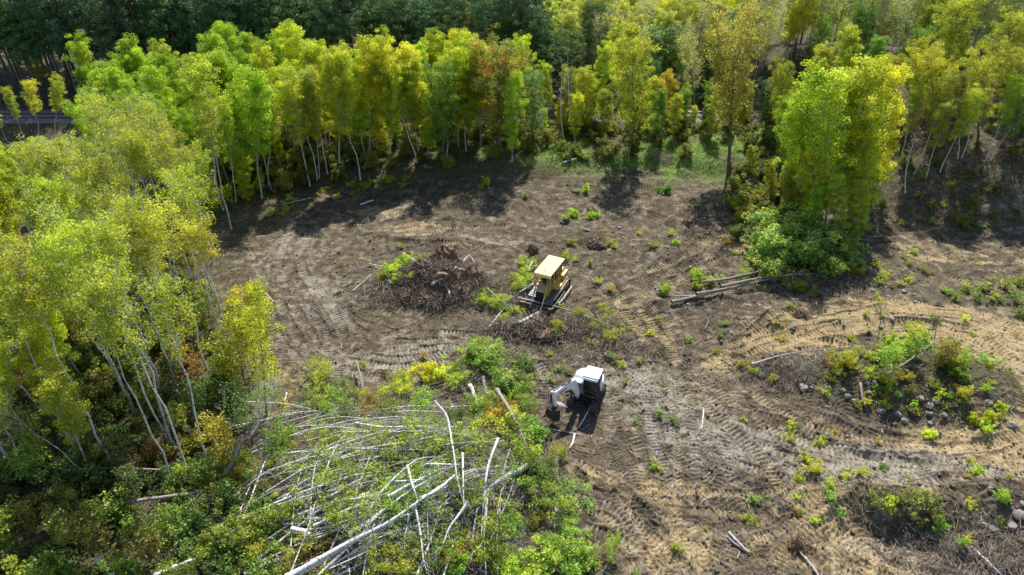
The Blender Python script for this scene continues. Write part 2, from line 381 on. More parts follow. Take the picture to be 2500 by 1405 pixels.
# sweeping families of passes between two guide lines
FAM = [([(1010,490),(770,535),(640,630),(630,760),(700,900),(880,960),(1080,935)], [(1010,560),(860,590),(790,650),(800,720),(860,790),(950,835),(1090,825)], 7, 0, .75),
 ([(1300,455),(1550,455),(1780,500),(1845,580),(1790,680),(1620,745),(1450,800)], [(1350,530),(1500,515),(1640,545),(1690,590),(1650,640),(1520,680),(1430,715)], 6, .35, .1),
 ([(1700,880),(1850,815),(2100,770),(2350,775),(2500,810)], [(1700,935),(1820,880),(2000,835),(2300,835),(2500,930)], 4, .9, 0),
 ([(1650,940),(1800,1005),(2000,1075),(2250,1125),(2500,1100)], [(1640,1070),(1800,1130),(1950,1170),(2150,1190),(2500,1190)], 5, .15, .9),
 ([(1380,1120),(1520,1190),(1640,1290),(1740,1400)], [(1340,1230),(1420,1290),(1500,1350),(1540,1410)], 4, .55, .2),
 ([(1470,850),(1480,960),(1520,1080),(1560,1170)], [(1800,900),(1790,980),(1770,1080),(1790,1170)], 4, .1, .55),
 ([(2120,1170),(2040,1250),(1940,1330),(1880,1410)], [(2020,1150),(1930,1220),(1800,1280),(1700,1300)], 3, .6, .1),
 ([(2060,1290),(2160,1350),(2300,1400),(2380,1420)], [(1950,1360),(2050,1390),(2120,1420)], 2, .6, .3), ([(1500,610),(1600,600),(1700,640),(1780,720)], [(1430,650),(1540,660),(1620,700),(1680,760)], 3, .2, .2),
 ([(560,560),(760,520),(960,470),(1180,440)], [(640,600),(820,560),(1010,520),(1240,490)], 3, .35, .1), ([(2130,560),(2250,560),(2400,540),(2510,540)], [(2140,680),(2280,670),(2400,660),(2510,650)], 4, .3, .3),
 ([(1180,600),(1060,600),(960,620),(880,700)], [(1240,560),(1080,560),(930,580),(830,680)], 2, .2, .3), ([(1240,860),(1400,870),(1560,830),(1700,780)], [(1300,960),(1450,930),(1620,900),(1760,840)], 3, .1, .3)]
for A_, B_, n_f, sw_, dw_ in FAM:
    A2, B2 = spline(poly_world(A_), 16), spline(poly_world(B_), 16)
    for q in np.linspace(0, 1, n_f): stamp(A2 * (1 - q) + B2 * q + g.normal(0, .12, (16, 2)), .70, .06, .10, .28, False, sw_ * g.uniform(.4, 1), dw_ * g.uniform(.4, 1))
for px in LAD: sx_ = px[0][0] > 1480; stamp(poly_world(px), .76, .07, .115, .29, False, .8 if sx_ else .15, .15 if sx_ else .8)
for px in CHEV: stamp(poly_world(px), .50, .05, .10, .27, True, .75 if px[0][1] > 1100 or px[-1][1] > 1100 else .2, .4)
H += TR
# pond bed
pd = ((GX - 72) / 17) ** 2 + ((GY - 188) / 13) ** 2
H = np.where(pd < 2.5, H * sstep(.6, 2.2, pd) - 5.4 * (1 - sstep(.6, 2.2, pd)), H)

def gz(x, y):
    x = np.asarray(x, float); y = np.asarray(y, float)
    i = np.clip(np.searchsorted(xs, x) - 1, 0, len(xs) - 2); j = np.clip(np.searchsorted(ys, y) - 1, 0, len(ys) - 2)
    fx = np.clip((x - xs[i]) / (xs[i + 1] - xs[i]), 0, 1); fy = np.clip((y - ys[j]) / (ys[j + 1] - ys[j]), 0, 1)
    return (H[j, i] * (1 - fx) + H[j, i + 1] * fx) * (1 - fy) + (H[j + 1, i] * (1 - fx) + H[j + 1, i + 1] * fx) * fy

def at(u, v):
    a, b, c = ray(u, v); z = 0.
    for _ in range(14):
        t = (z - CAM_H) / c; z = .5 * z + .5 * float(gz(a * t, b * t))
    return a * t, b * t, z

# soil colour masks: R sand, G vegetation/litter, B dry grey dust
sand = np.zeros_like(H); dust = np.zeros_like(H)
def blob(A, u, v, rx, ry, w, ang=0.): A += bump_at(u, v, rx, ry, w, ang, 3)
for a in [(930,515,2.6,1.3,.8),(1010,560,3,1.2,.5),(1850,800,2.6,1.8,.8),(2000,780,4,2,.9),(2200,780,5,2.2,1.),(2420,820,4.5,3,.9),(2480,920,2.5,3,.8),(2350,790,4,2,.6),(1950,840,3.5,1.2,.7),(1780,880,2,1.4,.4),
          (2440,1060,4,1.5,.9),(2300,1080,3,.9,.6),(2480,1130,3,1.6,.7),(1640,1200,1.8,.9,.9),(1700,1330,1.4,1.6,.75),(1600,1350,1.6,1.4,.6),(1450,1150,1.8,.8,.4),(2050,1290,2.2,1.4,.6),(1960,1200,1.2,.8,.5),
          (2200,1380,3,1.2,.6),(2000,1380,2,1.2,.5),(690,920,1.6,1.0,.5),(1800,610,1.5,2.5,.5),(1560,720,3,1.2,.35),(2420,545,4,1.2,.8),(2250,600,5,3,.3),(1900,1330,2,1.2,.4),(1330,1230,1.,2.,.3),(1600,800,3,2,.35),(1060,640,1,.6,.3),(1740,700,2,1,.3)]: blob(sand, *a)
for a in [(700,600,4,3,.5),(760,730,5,3.5,.7),(900,880,6,2.4,.6),(1060,830,4,2,.5),(1600,960,5,3,.5),(1650,1080,5,2.5,.5),(1900,1080,5,2,.4),(2200,1130,5,1.6,.8),(2050,1160,3,1.2,.6),(2330,1380,3,1.5,.6),(2450,545,3.5,1.0,.9),
          (1500,900,4,2,.3),(2150,1330,3,1.,.5),(1200,590,4,1.5,.3),(640,560,3,1.,.5),(2300,960,3,2,.2),(1300,600,3,1.2,.25)]: blob(dust, *a)
dkn = fbm(GX, GY, 5, 91, 4)
veg = np.zeros_like(H)
bx = np.interp(GY, [0, 20, 26, 30, 33, 37, 42, 48, 56, 62, 66, 70, 400], [-9, -9, -13, -17, -17.5, -19, -22, -25.5, -28, -28, -22, -12, -12])
veg = np.maximum(veg, 1 - sstep(-1.2, 1.2, GX - bx - fbm(GX, GY, 3, 41) * 1.5))
veg = np.maximum(veg, sstep(-1.0, 1.4, GY - (bank_y - .2) + fbm(GX, GY, 4, 43) * 1.6) * sstep(-26, -10, GX))
veg = np.maximum(veg, .5 * sstep(-1, 3, s_ + fbm(GX, GY, 4, 47) * 3) * sstep(33, 38, GX)); dust += .45 * sstep(0, 4, s_) * sstep(34, 40, GX); sand += .3 * sstep(2, 8, s_) * sstep(34, 40, GX)  # sand and dust raised to lighten slope soil against the tree shadows
grass = np.clip(bump_at(1330, 395, 12, 4.5, 1.0, 0, 4) + bump_at(1620, 400, 12, 6, 1.0, 0, 4) + bump_at(1800, 380, 9, 7, .9, 0, 4), 0, 1) * sstep(-.5, .4, fbm(GX, GY, 2.5, 51))
for a in [(2400,725,5,1.3,.8),(1900,480,3,7,.7),(1660,600,2.2,1.6,.6),(2230,930,7.6,3.9,1.),(1420,460,2,1,.4),(1620,470,2.4,1,.5),(1460,790,2.5,.7,.5),(620,560,3,2,.6),(560,660,2.5,3,.5),(2180,1230,3,.9,.6),(1990,1160,2,2,.4),(1760,800,1.5,2,.35),(1450,650,2,1,.3)]:
    veg = np.maximum(veg, np.clip(bump_at(a[0], a[1], a[2], a[3], a[4] * 1.1, 0, 4), 0, 1) * sstep(-.7, .2, fbm(GX, GY, 1.2, 61)))
sand = np.clip(sand * (.85 + dkn * .7) + sand * tsand * .5 + tsand * .62 + .06 * sstep(.1, .6, dkn), 0, 1) * (1 - veg * .8)
dust = np.clip(dust * (.6 + dkn * .5) + tdust * .6 + wear * .10, 0, 1)
colr = np.stack([sand, veg, dust, grass], -1)

# ground material
m, nt, out = newmat('bulldozed_soil'); L = nt.links.new
at_ = N(nt, 'ShaderNodeAttribute', attribute_name='soil'); sp = N(nt, 'ShaderNodeSeparateColor'); L(at_.outputs['Color'], sp.inputs[0])
geo = N(nt, 'ShaderNodeNewGeometry'); pos = geo.outputs['Position']
def noise(scale, detail=5., rough=.6, vec=None, dist=0.):
    n = N(nt, 'ShaderNodeTexNoise', Scale=scale, Detail=detail, Roughness=rough, Distortion=dist); L(vec or pos, n.inputs['Vector']); return n.outputs[0]
n_big, n_mid, n_fine = noise(.22, 6), noise(1.3, 6, .65, dist=.6), noise(9., 4, .7)
earth = ramp(nt, [(.32, (.038, .028, .018)), (.5, (.092, .071, .046)), (.68, (.175, .14, .095))], n_mid)
sandc = ramp(nt, [(.3, (.20, .145, .07)), (.55, (.32, .24, .125)), (.8, (.44, .35, .21))], n_mid)
dustc = ramp(nt, [(.3, (.14, .12, .092)), (.7, (.33, .29, .23))], n_mid)
litt = ramp(nt, [(.34, (.035, .028, .02)), (.5, (.08, .062, .035)), (.62, (.06, .08, .022)), (.8, (.15, .13, .06))], noise(2.6, 6, .75))
gr = ramp(nt, [(.3, (.04, .07, .018)), (.5, (.13, .20, .04)), (.72, (.30, .36, .14))], noise(2.2, 6, .7))
brk = math_(nt, 'MULTIPLY_ADD', math_(nt, 'SUBTRACT', n_mid, .5), 1.4, sp.outputs[0]); brk = ramp(nt, [(.08, (0, 0, 0)), (.7, (1, 1, 1))], brk).outputs[0]
c = mixc(nt, brk, earth.outputs[0], sandc.outputs[0])
db = ramp(nt, [(.2, (0, 0, 0)), (.75, (1, 1, 1))], math_(nt, 'MULTIPLY_ADD', math_(nt, 'SUBTRACT', n_mid, .5), 1.0, sp.outputs[2])).outputs[0]
c = mixc(nt, db, c, dustc.outputs[0])
vb = ramp(nt, [(.3, (0, 0, 0)), (.62, (1, 1, 1))], math_(nt, 'MULTIPLY_ADD', math_(nt, 'SUBTRACT', noise(1.8, 5, .7), .5), 1.1, sp.outputs[1])).outputs[0]
c = mixc(nt, vb, c, litt.outputs[0])
c = mixc(nt, math_(nt, 'MULTIPLY', at_.outputs['Alpha'], .85), c, gr.outputs[0])
sp1 = ramp(nt, [(.36, (.45, .45, .45)), (.5, (1, 1, 1)), (.66, (1.05, 1.05, 1.05)), (.74, (1.5, 1.47, 1.38))], n_fine)
c = mixc(nt, .85, c, sp1.outputs[0], 'MULTIPLY')
p = N(nt, 'ShaderNodeBsdfPrincipled', Roughness=.95); p.inputs['Specular IOR Level'].default_value = .25; L(c, p.inputs['Base Color'])
b1 = N(nt, 'ShaderNodeBump', Strength=.55, Distance=.06); L(noise(2.5, 8, .72), b1.inputs['Height'])
b2 = N(nt, 'ShaderNodeBump', Strength=.65, Distance=.03); L(n_fine, b2.inputs['Height']); L(b1.outputs[0], b2.inputs['Normal']); L(b2.outputs[0], p.inputs['Normal'])
L(p.outputs[0], out.inputs[0]); M['ground'] = m

ny, nx = GX.shape
idx = np.arange(ny * nx).reshape(ny, nx)
F = np.stack([idx[:-1, :-1], idx[:-1, 1:], idx[1:, 1:], idx[1:, :-1]], -1).reshape(-1, 4)
me = mesh_from('ground', np.stack([GX, GY, H], -1).reshape(-1, 3), F, M['ground'], True, None, colr.reshape(-1, 4))
tag(link('ground', me), kind='structure')

# ------------------------------------------------------------------ sky, sun
w = bpy.data.worlds.new('World'); sc.world = w; w.use_nodes = True; nt = w.node_tree
SUN_EL, SUN_AZ = 51., 12.
sky = nt.nodes.new('ShaderNodeTexSky'); sky.sky_type = 'NISHITA'; sky.sun_disc = False; sky.sun_elevation = R(SUN_EL); sky.sun_rotation = R(SUN_AZ); sky.air_density = 1.; sky.dust_density = .6
bg = nt.nodes['Background']; nt.links.new(sky.outputs[0], bg.inputs[0]); bg.inputs[1].default_value = .11
sd = bpy.data.lights.new('sun', 'SUN'); sd.energy = 5.0; sd.angle = R(.5); sd.color = (1, .965, .89)
so = bpy.data.objects.new('sun', sd); COL.objects.link(so)
dv = Vector((math.sin(R(SUN_AZ)) * math.cos(R(SUN_EL)), math.cos(R(SUN_AZ)) * math.cos(R(SUN_EL)), math.sin(R(SUN_EL))))
so.rotation_euler = dv.to_track_quat('Z', 'Y').to_euler(); so.location = (20, 60, 60)
sc.view_settings.view_transform = 'Standard'; sc.view_settings.look = 'None'; sc.view_settings.gamma = 1; sc.view_settings.exposure = .75
sc.cycles.max_bounces = 6; sc.cycles.diffuse_bounces = 3; sc.cycles.transmission_bounces = 4; sc.cycles.glossy_bounces = 2

# pond, railway bed and rails
m, nt, out = newmat('pond_water'); p = N(nt, 'ShaderNodeBsdfPrincipled', Roughness=.35); p.inputs['Specular IOR Level'].default_value = .12; p.inputs['Base Color'].default_value = (.10, .11, .13, 1)
g_ = N(nt, 'ShaderNodeNewGeometry'); n_ = N(nt, 'ShaderNodeTexNoise', Scale=1.2, Detail=4.0); nt.links.new(g_.outputs['Position'], n_.inputs['Vector'])
b_ = N(nt, 'ShaderNodeBump', Strength=.9, Distance=.3); nt.links.new(n_.outputs[0], b_.inputs['Height']); nt.links.new(b_.outputs[0], p.inputs['Normal']); nt.links.new(p.outputs[0], out.inputs[0])
th = np.linspace(0, 2 * np.pi, 48, endpoint=False)
bm = bmesh.new(); bm.faces.new([bm.verts.new((72 + 16.5 * math.cos(t), 188 + 12.5 * math.sin(t), -5.15)) for t in th]); me = bpy.data.meshes.new('water'); bm.to_mesh(me); bm.free(); me.materials.append(m)
tag(link('water', me), kind='structure')
M['ballast'] = simple('railway_ballast', (.24, .215, .225), .95, dirt=(.10, .09, .095), dirt_amt=.9, scale=4.)
Xb = np.arange(-125, 126, .5); prof = [(-3.4, .35), (-2.2, .98), (-.9, 1.12), (.9, 1.12), (2.2, .98), (3.6, .35)]
V = np.array([[x, 87.5 + a + .1 * random.random(), b + .08 * random.random()] for x in Xb for a, b in prof])
k = len(prof); i = np.arange(len(Xb) - 1)[:, None] * k; j = np.arange(k - 1)[None]
F = np.stack([i + j, i + k + j, i + k + j + 1, i + j + 1], -1).reshape(-1, 4)
tag(link('railway_bed', mesh_from('railway_bed', V, F, M['ballast'], False)), kind='structure')
M['rail'] = simple('worn_steel', (.42, .40, .39), .32, metal=.9, dirt=(.16, .09, .06), dirt_amt=.6)
M['tie'] = simple('timber_tie', (.13, .10, .085), .9)
rt = tag(empty('railway_track', (-60, 87.5, 1.1)), 'railway track on grey ballast running behind the trees', 'railway track')
for yy in (-.72, .72):
    V, F = [], []
    for x0, x1 in ((-60, 180),):
        sec = [(-.09, .14), (.09, .14), (.09, .18), (.045, .2), (.045, .30), (-.045, .30), (-.045, .2), (-.09, .18)]
        V = [(x0, yy + a, b) for a, b in sec] + [(x1, yy + a, b) for a, b in sec]; F = [[q, q + 8, (q + 1) % 8 + 8, (q + 1) % 8] for q in range(8)]
    link('rail', mesh_from('rail', np.array(V, float), np.array(F), M['rail']), rt)
bm = bmesh.new(); bmesh.ops.create_cube(bm, size=1, matrix=Matrix.Diagonal((.25, 2.6, .16, 1))); bmesh.ops.bevel(bm, geom=bm.edges[:], offset=.02, segments=1)
tie_me = bpy.data.meshes.new('sleeper'); bm.to_mesh(tie_me); bm.free(); tie_me.materials.append(M['tie'])
for k in range(28): link('sleeper', tie_me, rt, (-8 + k * .62, 0, .07))
for k in range(190): link('sleeper', tie_me, rt, (64 + k * .62, 0, .07))
# ------------------------------------------------------------------ tree generator
def tree_geo(g, path, r0, cb=.4, cr=1.6, nl=18, nleaf=3500, lsz=.17, clr=.55, up=.6, prof='oval', lratio=.62, flatz=1., twigs=2, sides=7, droop=0., bend=.3, lup=.7, forks=0):
    """trunk with limbs and twigs, and the leaves in clumps; path = trunk line"""
    path = np.asarray(path, float); W = Geo(); Lf = Geo()
    seg = np.r_[0, np.cumsum(np.linalg.norm(np.diff(path, axis=0), axis=1))]; LEN = seg[-1]; s = seg / LEN
    rad = r0 * ((1 - s) ** .85 * .94 + .06); rad[0] *= 1.35
    W.add(*tube(path, rad, sides)); Tn = norm(np.gradient(path, axis=0))
    at_s = lambda q: np.array([np.interp(q, s, path[:, k]) for k in range(3)])
    tan_s = lambda q: norm(np.array([np.interp(q, s, Tn[:, k]) for k in range(3)]))
    C = []; CR = []
    az = g.uniform(0, 6.28)
    stems = [(at_s, tan_s, cb, nl, cr, r0)]
    for i in range(nl):
        q = cb + (1 - cb) * ((i + g.uniform(0, .9)) / nl) * .96; rel = (q - cb) / (1 - cb)
        f = {'oval': .45 + .75 * math.sin(math.pi * min(1, rel * .85 + .12)) , 'round': .35 + .8 * math.sqrt(max(0, 1 - (rel * 1.6 - .75) ** 2)), 'cone': 1.05 - rel * .97, 'flat': .25 + .85 * rel ** .7 * (1.25 - .55 * rel), 'vase': .3 + .9 * rel * (1.35 - .6 * rel)}[prof]
        L = max(.25, cr * f * g.uniform(.7, 1.2)); az += 2.4 + g.uniform(-.4, .4); p = at_s(q); t = tan_s(q)
        a = norm(np.cross(t, [1, .13, .1])); b = np.cross(t, a); o = math.cos(az) * a + math.sin(az) * b
        d = o * math.cos(up) + t * math.sin(up)
        tt = np.linspace(0, 1, 5)[:, None]; wig = g.normal(0, .04 * L, (5, 3)); wig[0] = 0
        lp = p + d * L * tt + (t * bend - np.array([0, 0, droop])) * L * tt ** 2 + wig
        rl = r0 * (1 - q * .85) * .38; W.add(*tube(lp, np.linspace(rl, rl * .2, 5), 4))
        nc = max(1, int(round(L / clr * 1.15)))
        for k in range(nc):
            w = (.38 + .66 * (k + g.uniform(.2, .8)) / nc); e = np.array([np.interp(w, tt[:, 0], lp[:, c]) for c in range(3)])
            c = e + g.normal(0, clr * .45, 3) * np.array([1, 1, .7]); C.append(c); CR.append(clr * g.uniform(.65, 1.25))
            for _ in range(twigs):
                e2 = c + g.normal(0, clr * .55, 3) + t * clr * .4; W.add(*tube(np.array([e, (e + e2) / 2 + g.normal(0, .05, 3), e2]), [rl * .35, rl * .22, .006], 3))
    for k in range(3 if prof != 'flat' else 1): C.append(at_s(1 - .05 * k) + g.normal(0, clr * .25, 3)); CR.append(clr * .8)
    C = np.array(C); CR = np.array(CR)
    if nleaf:
        pr = CR ** 2; pick = g.choice(len(C), nleaf, p=pr / pr.sum())
        off = g.normal(size=(nleaf, 3)); off = norm(off) * (g.uniform(0, 1, (nleaf, 1)) ** .45)
        P = C[pick] + off * CR[pick][:, None] * np.array([1, 1, .75])
        ct = g.uniform(.0, 1, len(C)); tone = np.clip(ct[pick] * .6 + .2 + g.normal(0, .14, nleaf), 0, 1)
        V, F = leaves(P, lsz, lratio, lup, g, flatz, off * .9); Lf.add(V, F, tone)
    return W, Lf

def upright(g, H, lean=.0, n=9, wob=.02):
    t = np.linspace(0, 1, n); a = g.uniform(0, 6.28)
    P = np.stack([math.cos(a) * lean * H * t ** 1.6, math.sin(a) * lean * H * t ** 1.6, H * t], 1)
    P[1:-1, :2] += g.normal(0, wob * H * .35, (n - 2, 2)); return P

def hash_(s): return sum(ord(c) * (i + 3) * 131 for i, c in enumerate(s))
def shrub_geo(g, hs=1., nleaf=3000, ls=.11, ns=13):
    W, Lf = Geo(), Geo(); C = []; CR = []
    for i in range(ns):
        a = g.uniform(0, 6.28); q = g.uniform(.1, .95); h = g.uniform(.7, 1.5) * hs * (1.15 - .4 * q); x, y = math.cos(a) * q * 1.05 * hs, math.sin(a) * q * 1.05 * hs
        P = np.array([[x * .12, y * .12, -.05], [x * .45, y * .45, h * .5], [x, y, h]]); W.add(*tube(spline(P, 5), np.linspace(.022, .006, 5) , 4))
        for k in range(4):
            c = spline(P, 9)[int(g.integers(3, 9))] + g.normal(0, .17 * hs, 3); c[2] = max(.08, c[2]); C.append(c); CR.append(g.uniform(.10, .34) * hs)
    C = np.array(C); CR = np.array(CR); pk = g.integers(0, len(C), nleaf); off = norm(g.normal(size=(nleaf, 3))) * g.uniform(0, 1, (nleaf, 1)) ** .45
    P = C[pk] + off * CR[pk][:, None]; P[:, 2] = np.maximum(P[:, 2], .03); ct = g.uniform(.1, .9, len(C))
    Lf.add(*leaves(P, ls, .7, .8, g, 1., off * .5), np.clip(ct[pk] * .6 + .2 + g.normal(0, .14, nleaf), 0, 1)); return W, Lf

VAR = {}
def variant(key, n, leafm, barkm, fn):
    VAR[key] = []
    for i in range(n):
        g = np.random.default_rng(abs(hash_(key)) + i); W, Lf = fn(g)
        VAR[key].append((W.mesh('trunk', M[barkm], True), Lf.mesh('crown', M[leafm])))
variant('aspen', 6, 'leaf', 'aspenbark', lambda g: tree_geo(g, upright(g, 10, .05), .062, g.uniform(.22, .40), 1.4, 30, 13000, .125, .43, .9, 'oval'))
variant('aspenlow', 4, 'leaf', 'aspenbark', lambda g: tree_geo(g, upright(g, 10, .05), .065, .12, 1.5, 36, 14500, .13, .46, .8, 'oval'))
variant('birch', 5, 'leaf', 'birch', lambda g: tree_geo(g, upright(g, 10, .09), .058, .40, 1.35, 28, 6500, .12, .40, .95, 'oval', twigs=3))
variant('maple', 4, 'maple', 'brown', lambda g: tree_geo(g, upright(g, 10, .04), .15, .16, 2.8, 42, 19000, .14, .56, .75, 'round'))
variant('broad', 5, 'broad', 'brown', lambda g: tree_geo(g, upright(g, 10, .04), .12, .18, 2.1, 38, 15000, .135, .48, .75, 'round'))
variant('oak', 2, 'broad', 'brown', lambda g: tree_geo(g, upright(g, 10, .02, wob=.008), .15, .36, 3.5, 46, 10500, .165, .5, .85, 'vase', twigs=3))
variant('tipleaf', 5, 'leaf', 'birch', lambda g: tree_geo(g, upright(g, 10, .10), .055, .52, 1.6, 26, 2600, .12, .42, 1.0, 'oval', twigs=5))
variant('bare', 5, 'leaf', 'greybark', lambda g: tree_geo(g, upright(g, 10, .06), .08, .34, 1.9, 34, 2400, .15, .42, .95, 'round', twigs=7))
variant('pine', 6, 'needle', 'brown', lambda g: tree_geo(g, upright(g, 17, .02, wob=.006), .2, .38, 2.6, 46, 8500, .34, .62, .25, 'round', lratio=.34, flatz=.6, twigs=2, bend=.15))
variant('spruce', 3, 'needle', 'brown', lambda g: tree_geo(g, upright(g, 12, .01, wob=.003), .14, .06, 1.9, 64, 6500, .28, .42, -.05, 'cone', lratio=.3, twigs=0, bend=.1, droop=.15))
variant('shrub', 6, 'shrub', 'twig', lambda g: shrub_geo(g))
variant('sapling', 4, 'shrub', 'twig', lambda g: tree_geo(g, upright(g, 3, .12, 6, .05), .03, .12, .8, 16, 900, .15, .3, .8, 'oval', twigs=2, sides=5))
variant('weed', 4, 'shrub', 'twig', lambda g: shrub_geo(g, .6, 520, .085, 7))


def branch_geo(g, L=3.4, leafy=True):
    P = spline(np.array([[0, 0, .06], [L * .3, g.uniform(-.2, .2), .22], [L * .65, g.uniform(-.35, .35), .38], [L, g.uniform(-.5, .5), .3]]), 8)
    return tree_geo(g, P, .035, .2, .95, 16, 2200 if leafy else 40, .11, .32, .8, 'oval', twigs=3, sides=5)
variant('branch', 5, 'shrub', 'twig', lambda g: branch_geo(g))
variant('twigs', 4, 'shrub', 'greybark', lambda g: branch_geo(g, 2.6, False))

def put(key, i, name, loc, h_scale=1., w_scale=None, rot=0., tilt=(0, 0), color=(.2, .3, .04), label=None, cat='tree', group=None, parts=('trunk', 'crown')):
    tm, cm = VAR[key][i % len(VAR[key])]
    o = empty(name, loc); o.rotation_euler = (tilt[0], tilt[1], rot); w_ = w_scale or h_scale; o.scale = (w_, w_, h_scale)
    tag(o, label, cat, group)
    t = link(parts[0], tm, o)
    if cm is not None:
        c = link(parts[1], cm, o); c.color = (*color, 1)
    return o

def hero(name, path, g, color, label, cat='tree', group=None, bark='birch', leafm='leaf', parts=('trunk', 'crown'), **kw):
    """a tree of its own shape; path in world coordinates"""
    path = np.asarray(path, float); base = path[0].copy(); W, Lf = tree_geo(g, path - base, **kw)
    o = tag(empty(name, base), label, cat, group); link(parts[0], W.mesh(parts[0], M[bark], True), o)
    me = Lf.mesh(parts[1], M[leafm])
    if me is not None: c = link(parts[1], me, o); c.color = (*color, 1)
    return o

def top_at(u, v, y):
    """height and x of pixel (u, v) in the upright plane at distance y"""
    a, b, c = ray(u, v); t = y / b; return a * t, CAM_H + c * t

# colours (linear base colours)
LIME = (.42, .56, .028); GREEN = (.21, .34, .028); YG = (.52, .57, .026); YEL = (.68, .66, .03); OLIVE = (.36, .37, .028); DKG = (.10, .18, .04); PINE = (.12, .20, .08)
ORNG = (.58, .38, .03); BROWN = (.48, .42, .06); PALE = (.52, .54, .15); MINT = (.27, .42, .10)
def cmix(a, b, t): return tuple(a[k] * (1 - t) + b[k] * t for k in range(3))
def jit(c, g, s=.10): f = 1 + g.normal(0, s); return tuple(max(.005, x * f * (1 + g.normal(0, s * .5))) for x in c)
def cword(c):
    r = c[0] / max(c[1], 1e-4)
    if r > 1.45: return 'orange-brown'
    if r > 1.12: return 'yellow'
    if r > .84: return 'yellow-green'
    return ('dark green' if c[1] < .13 else ('bright green' if c[1] > .3 else 'green'))
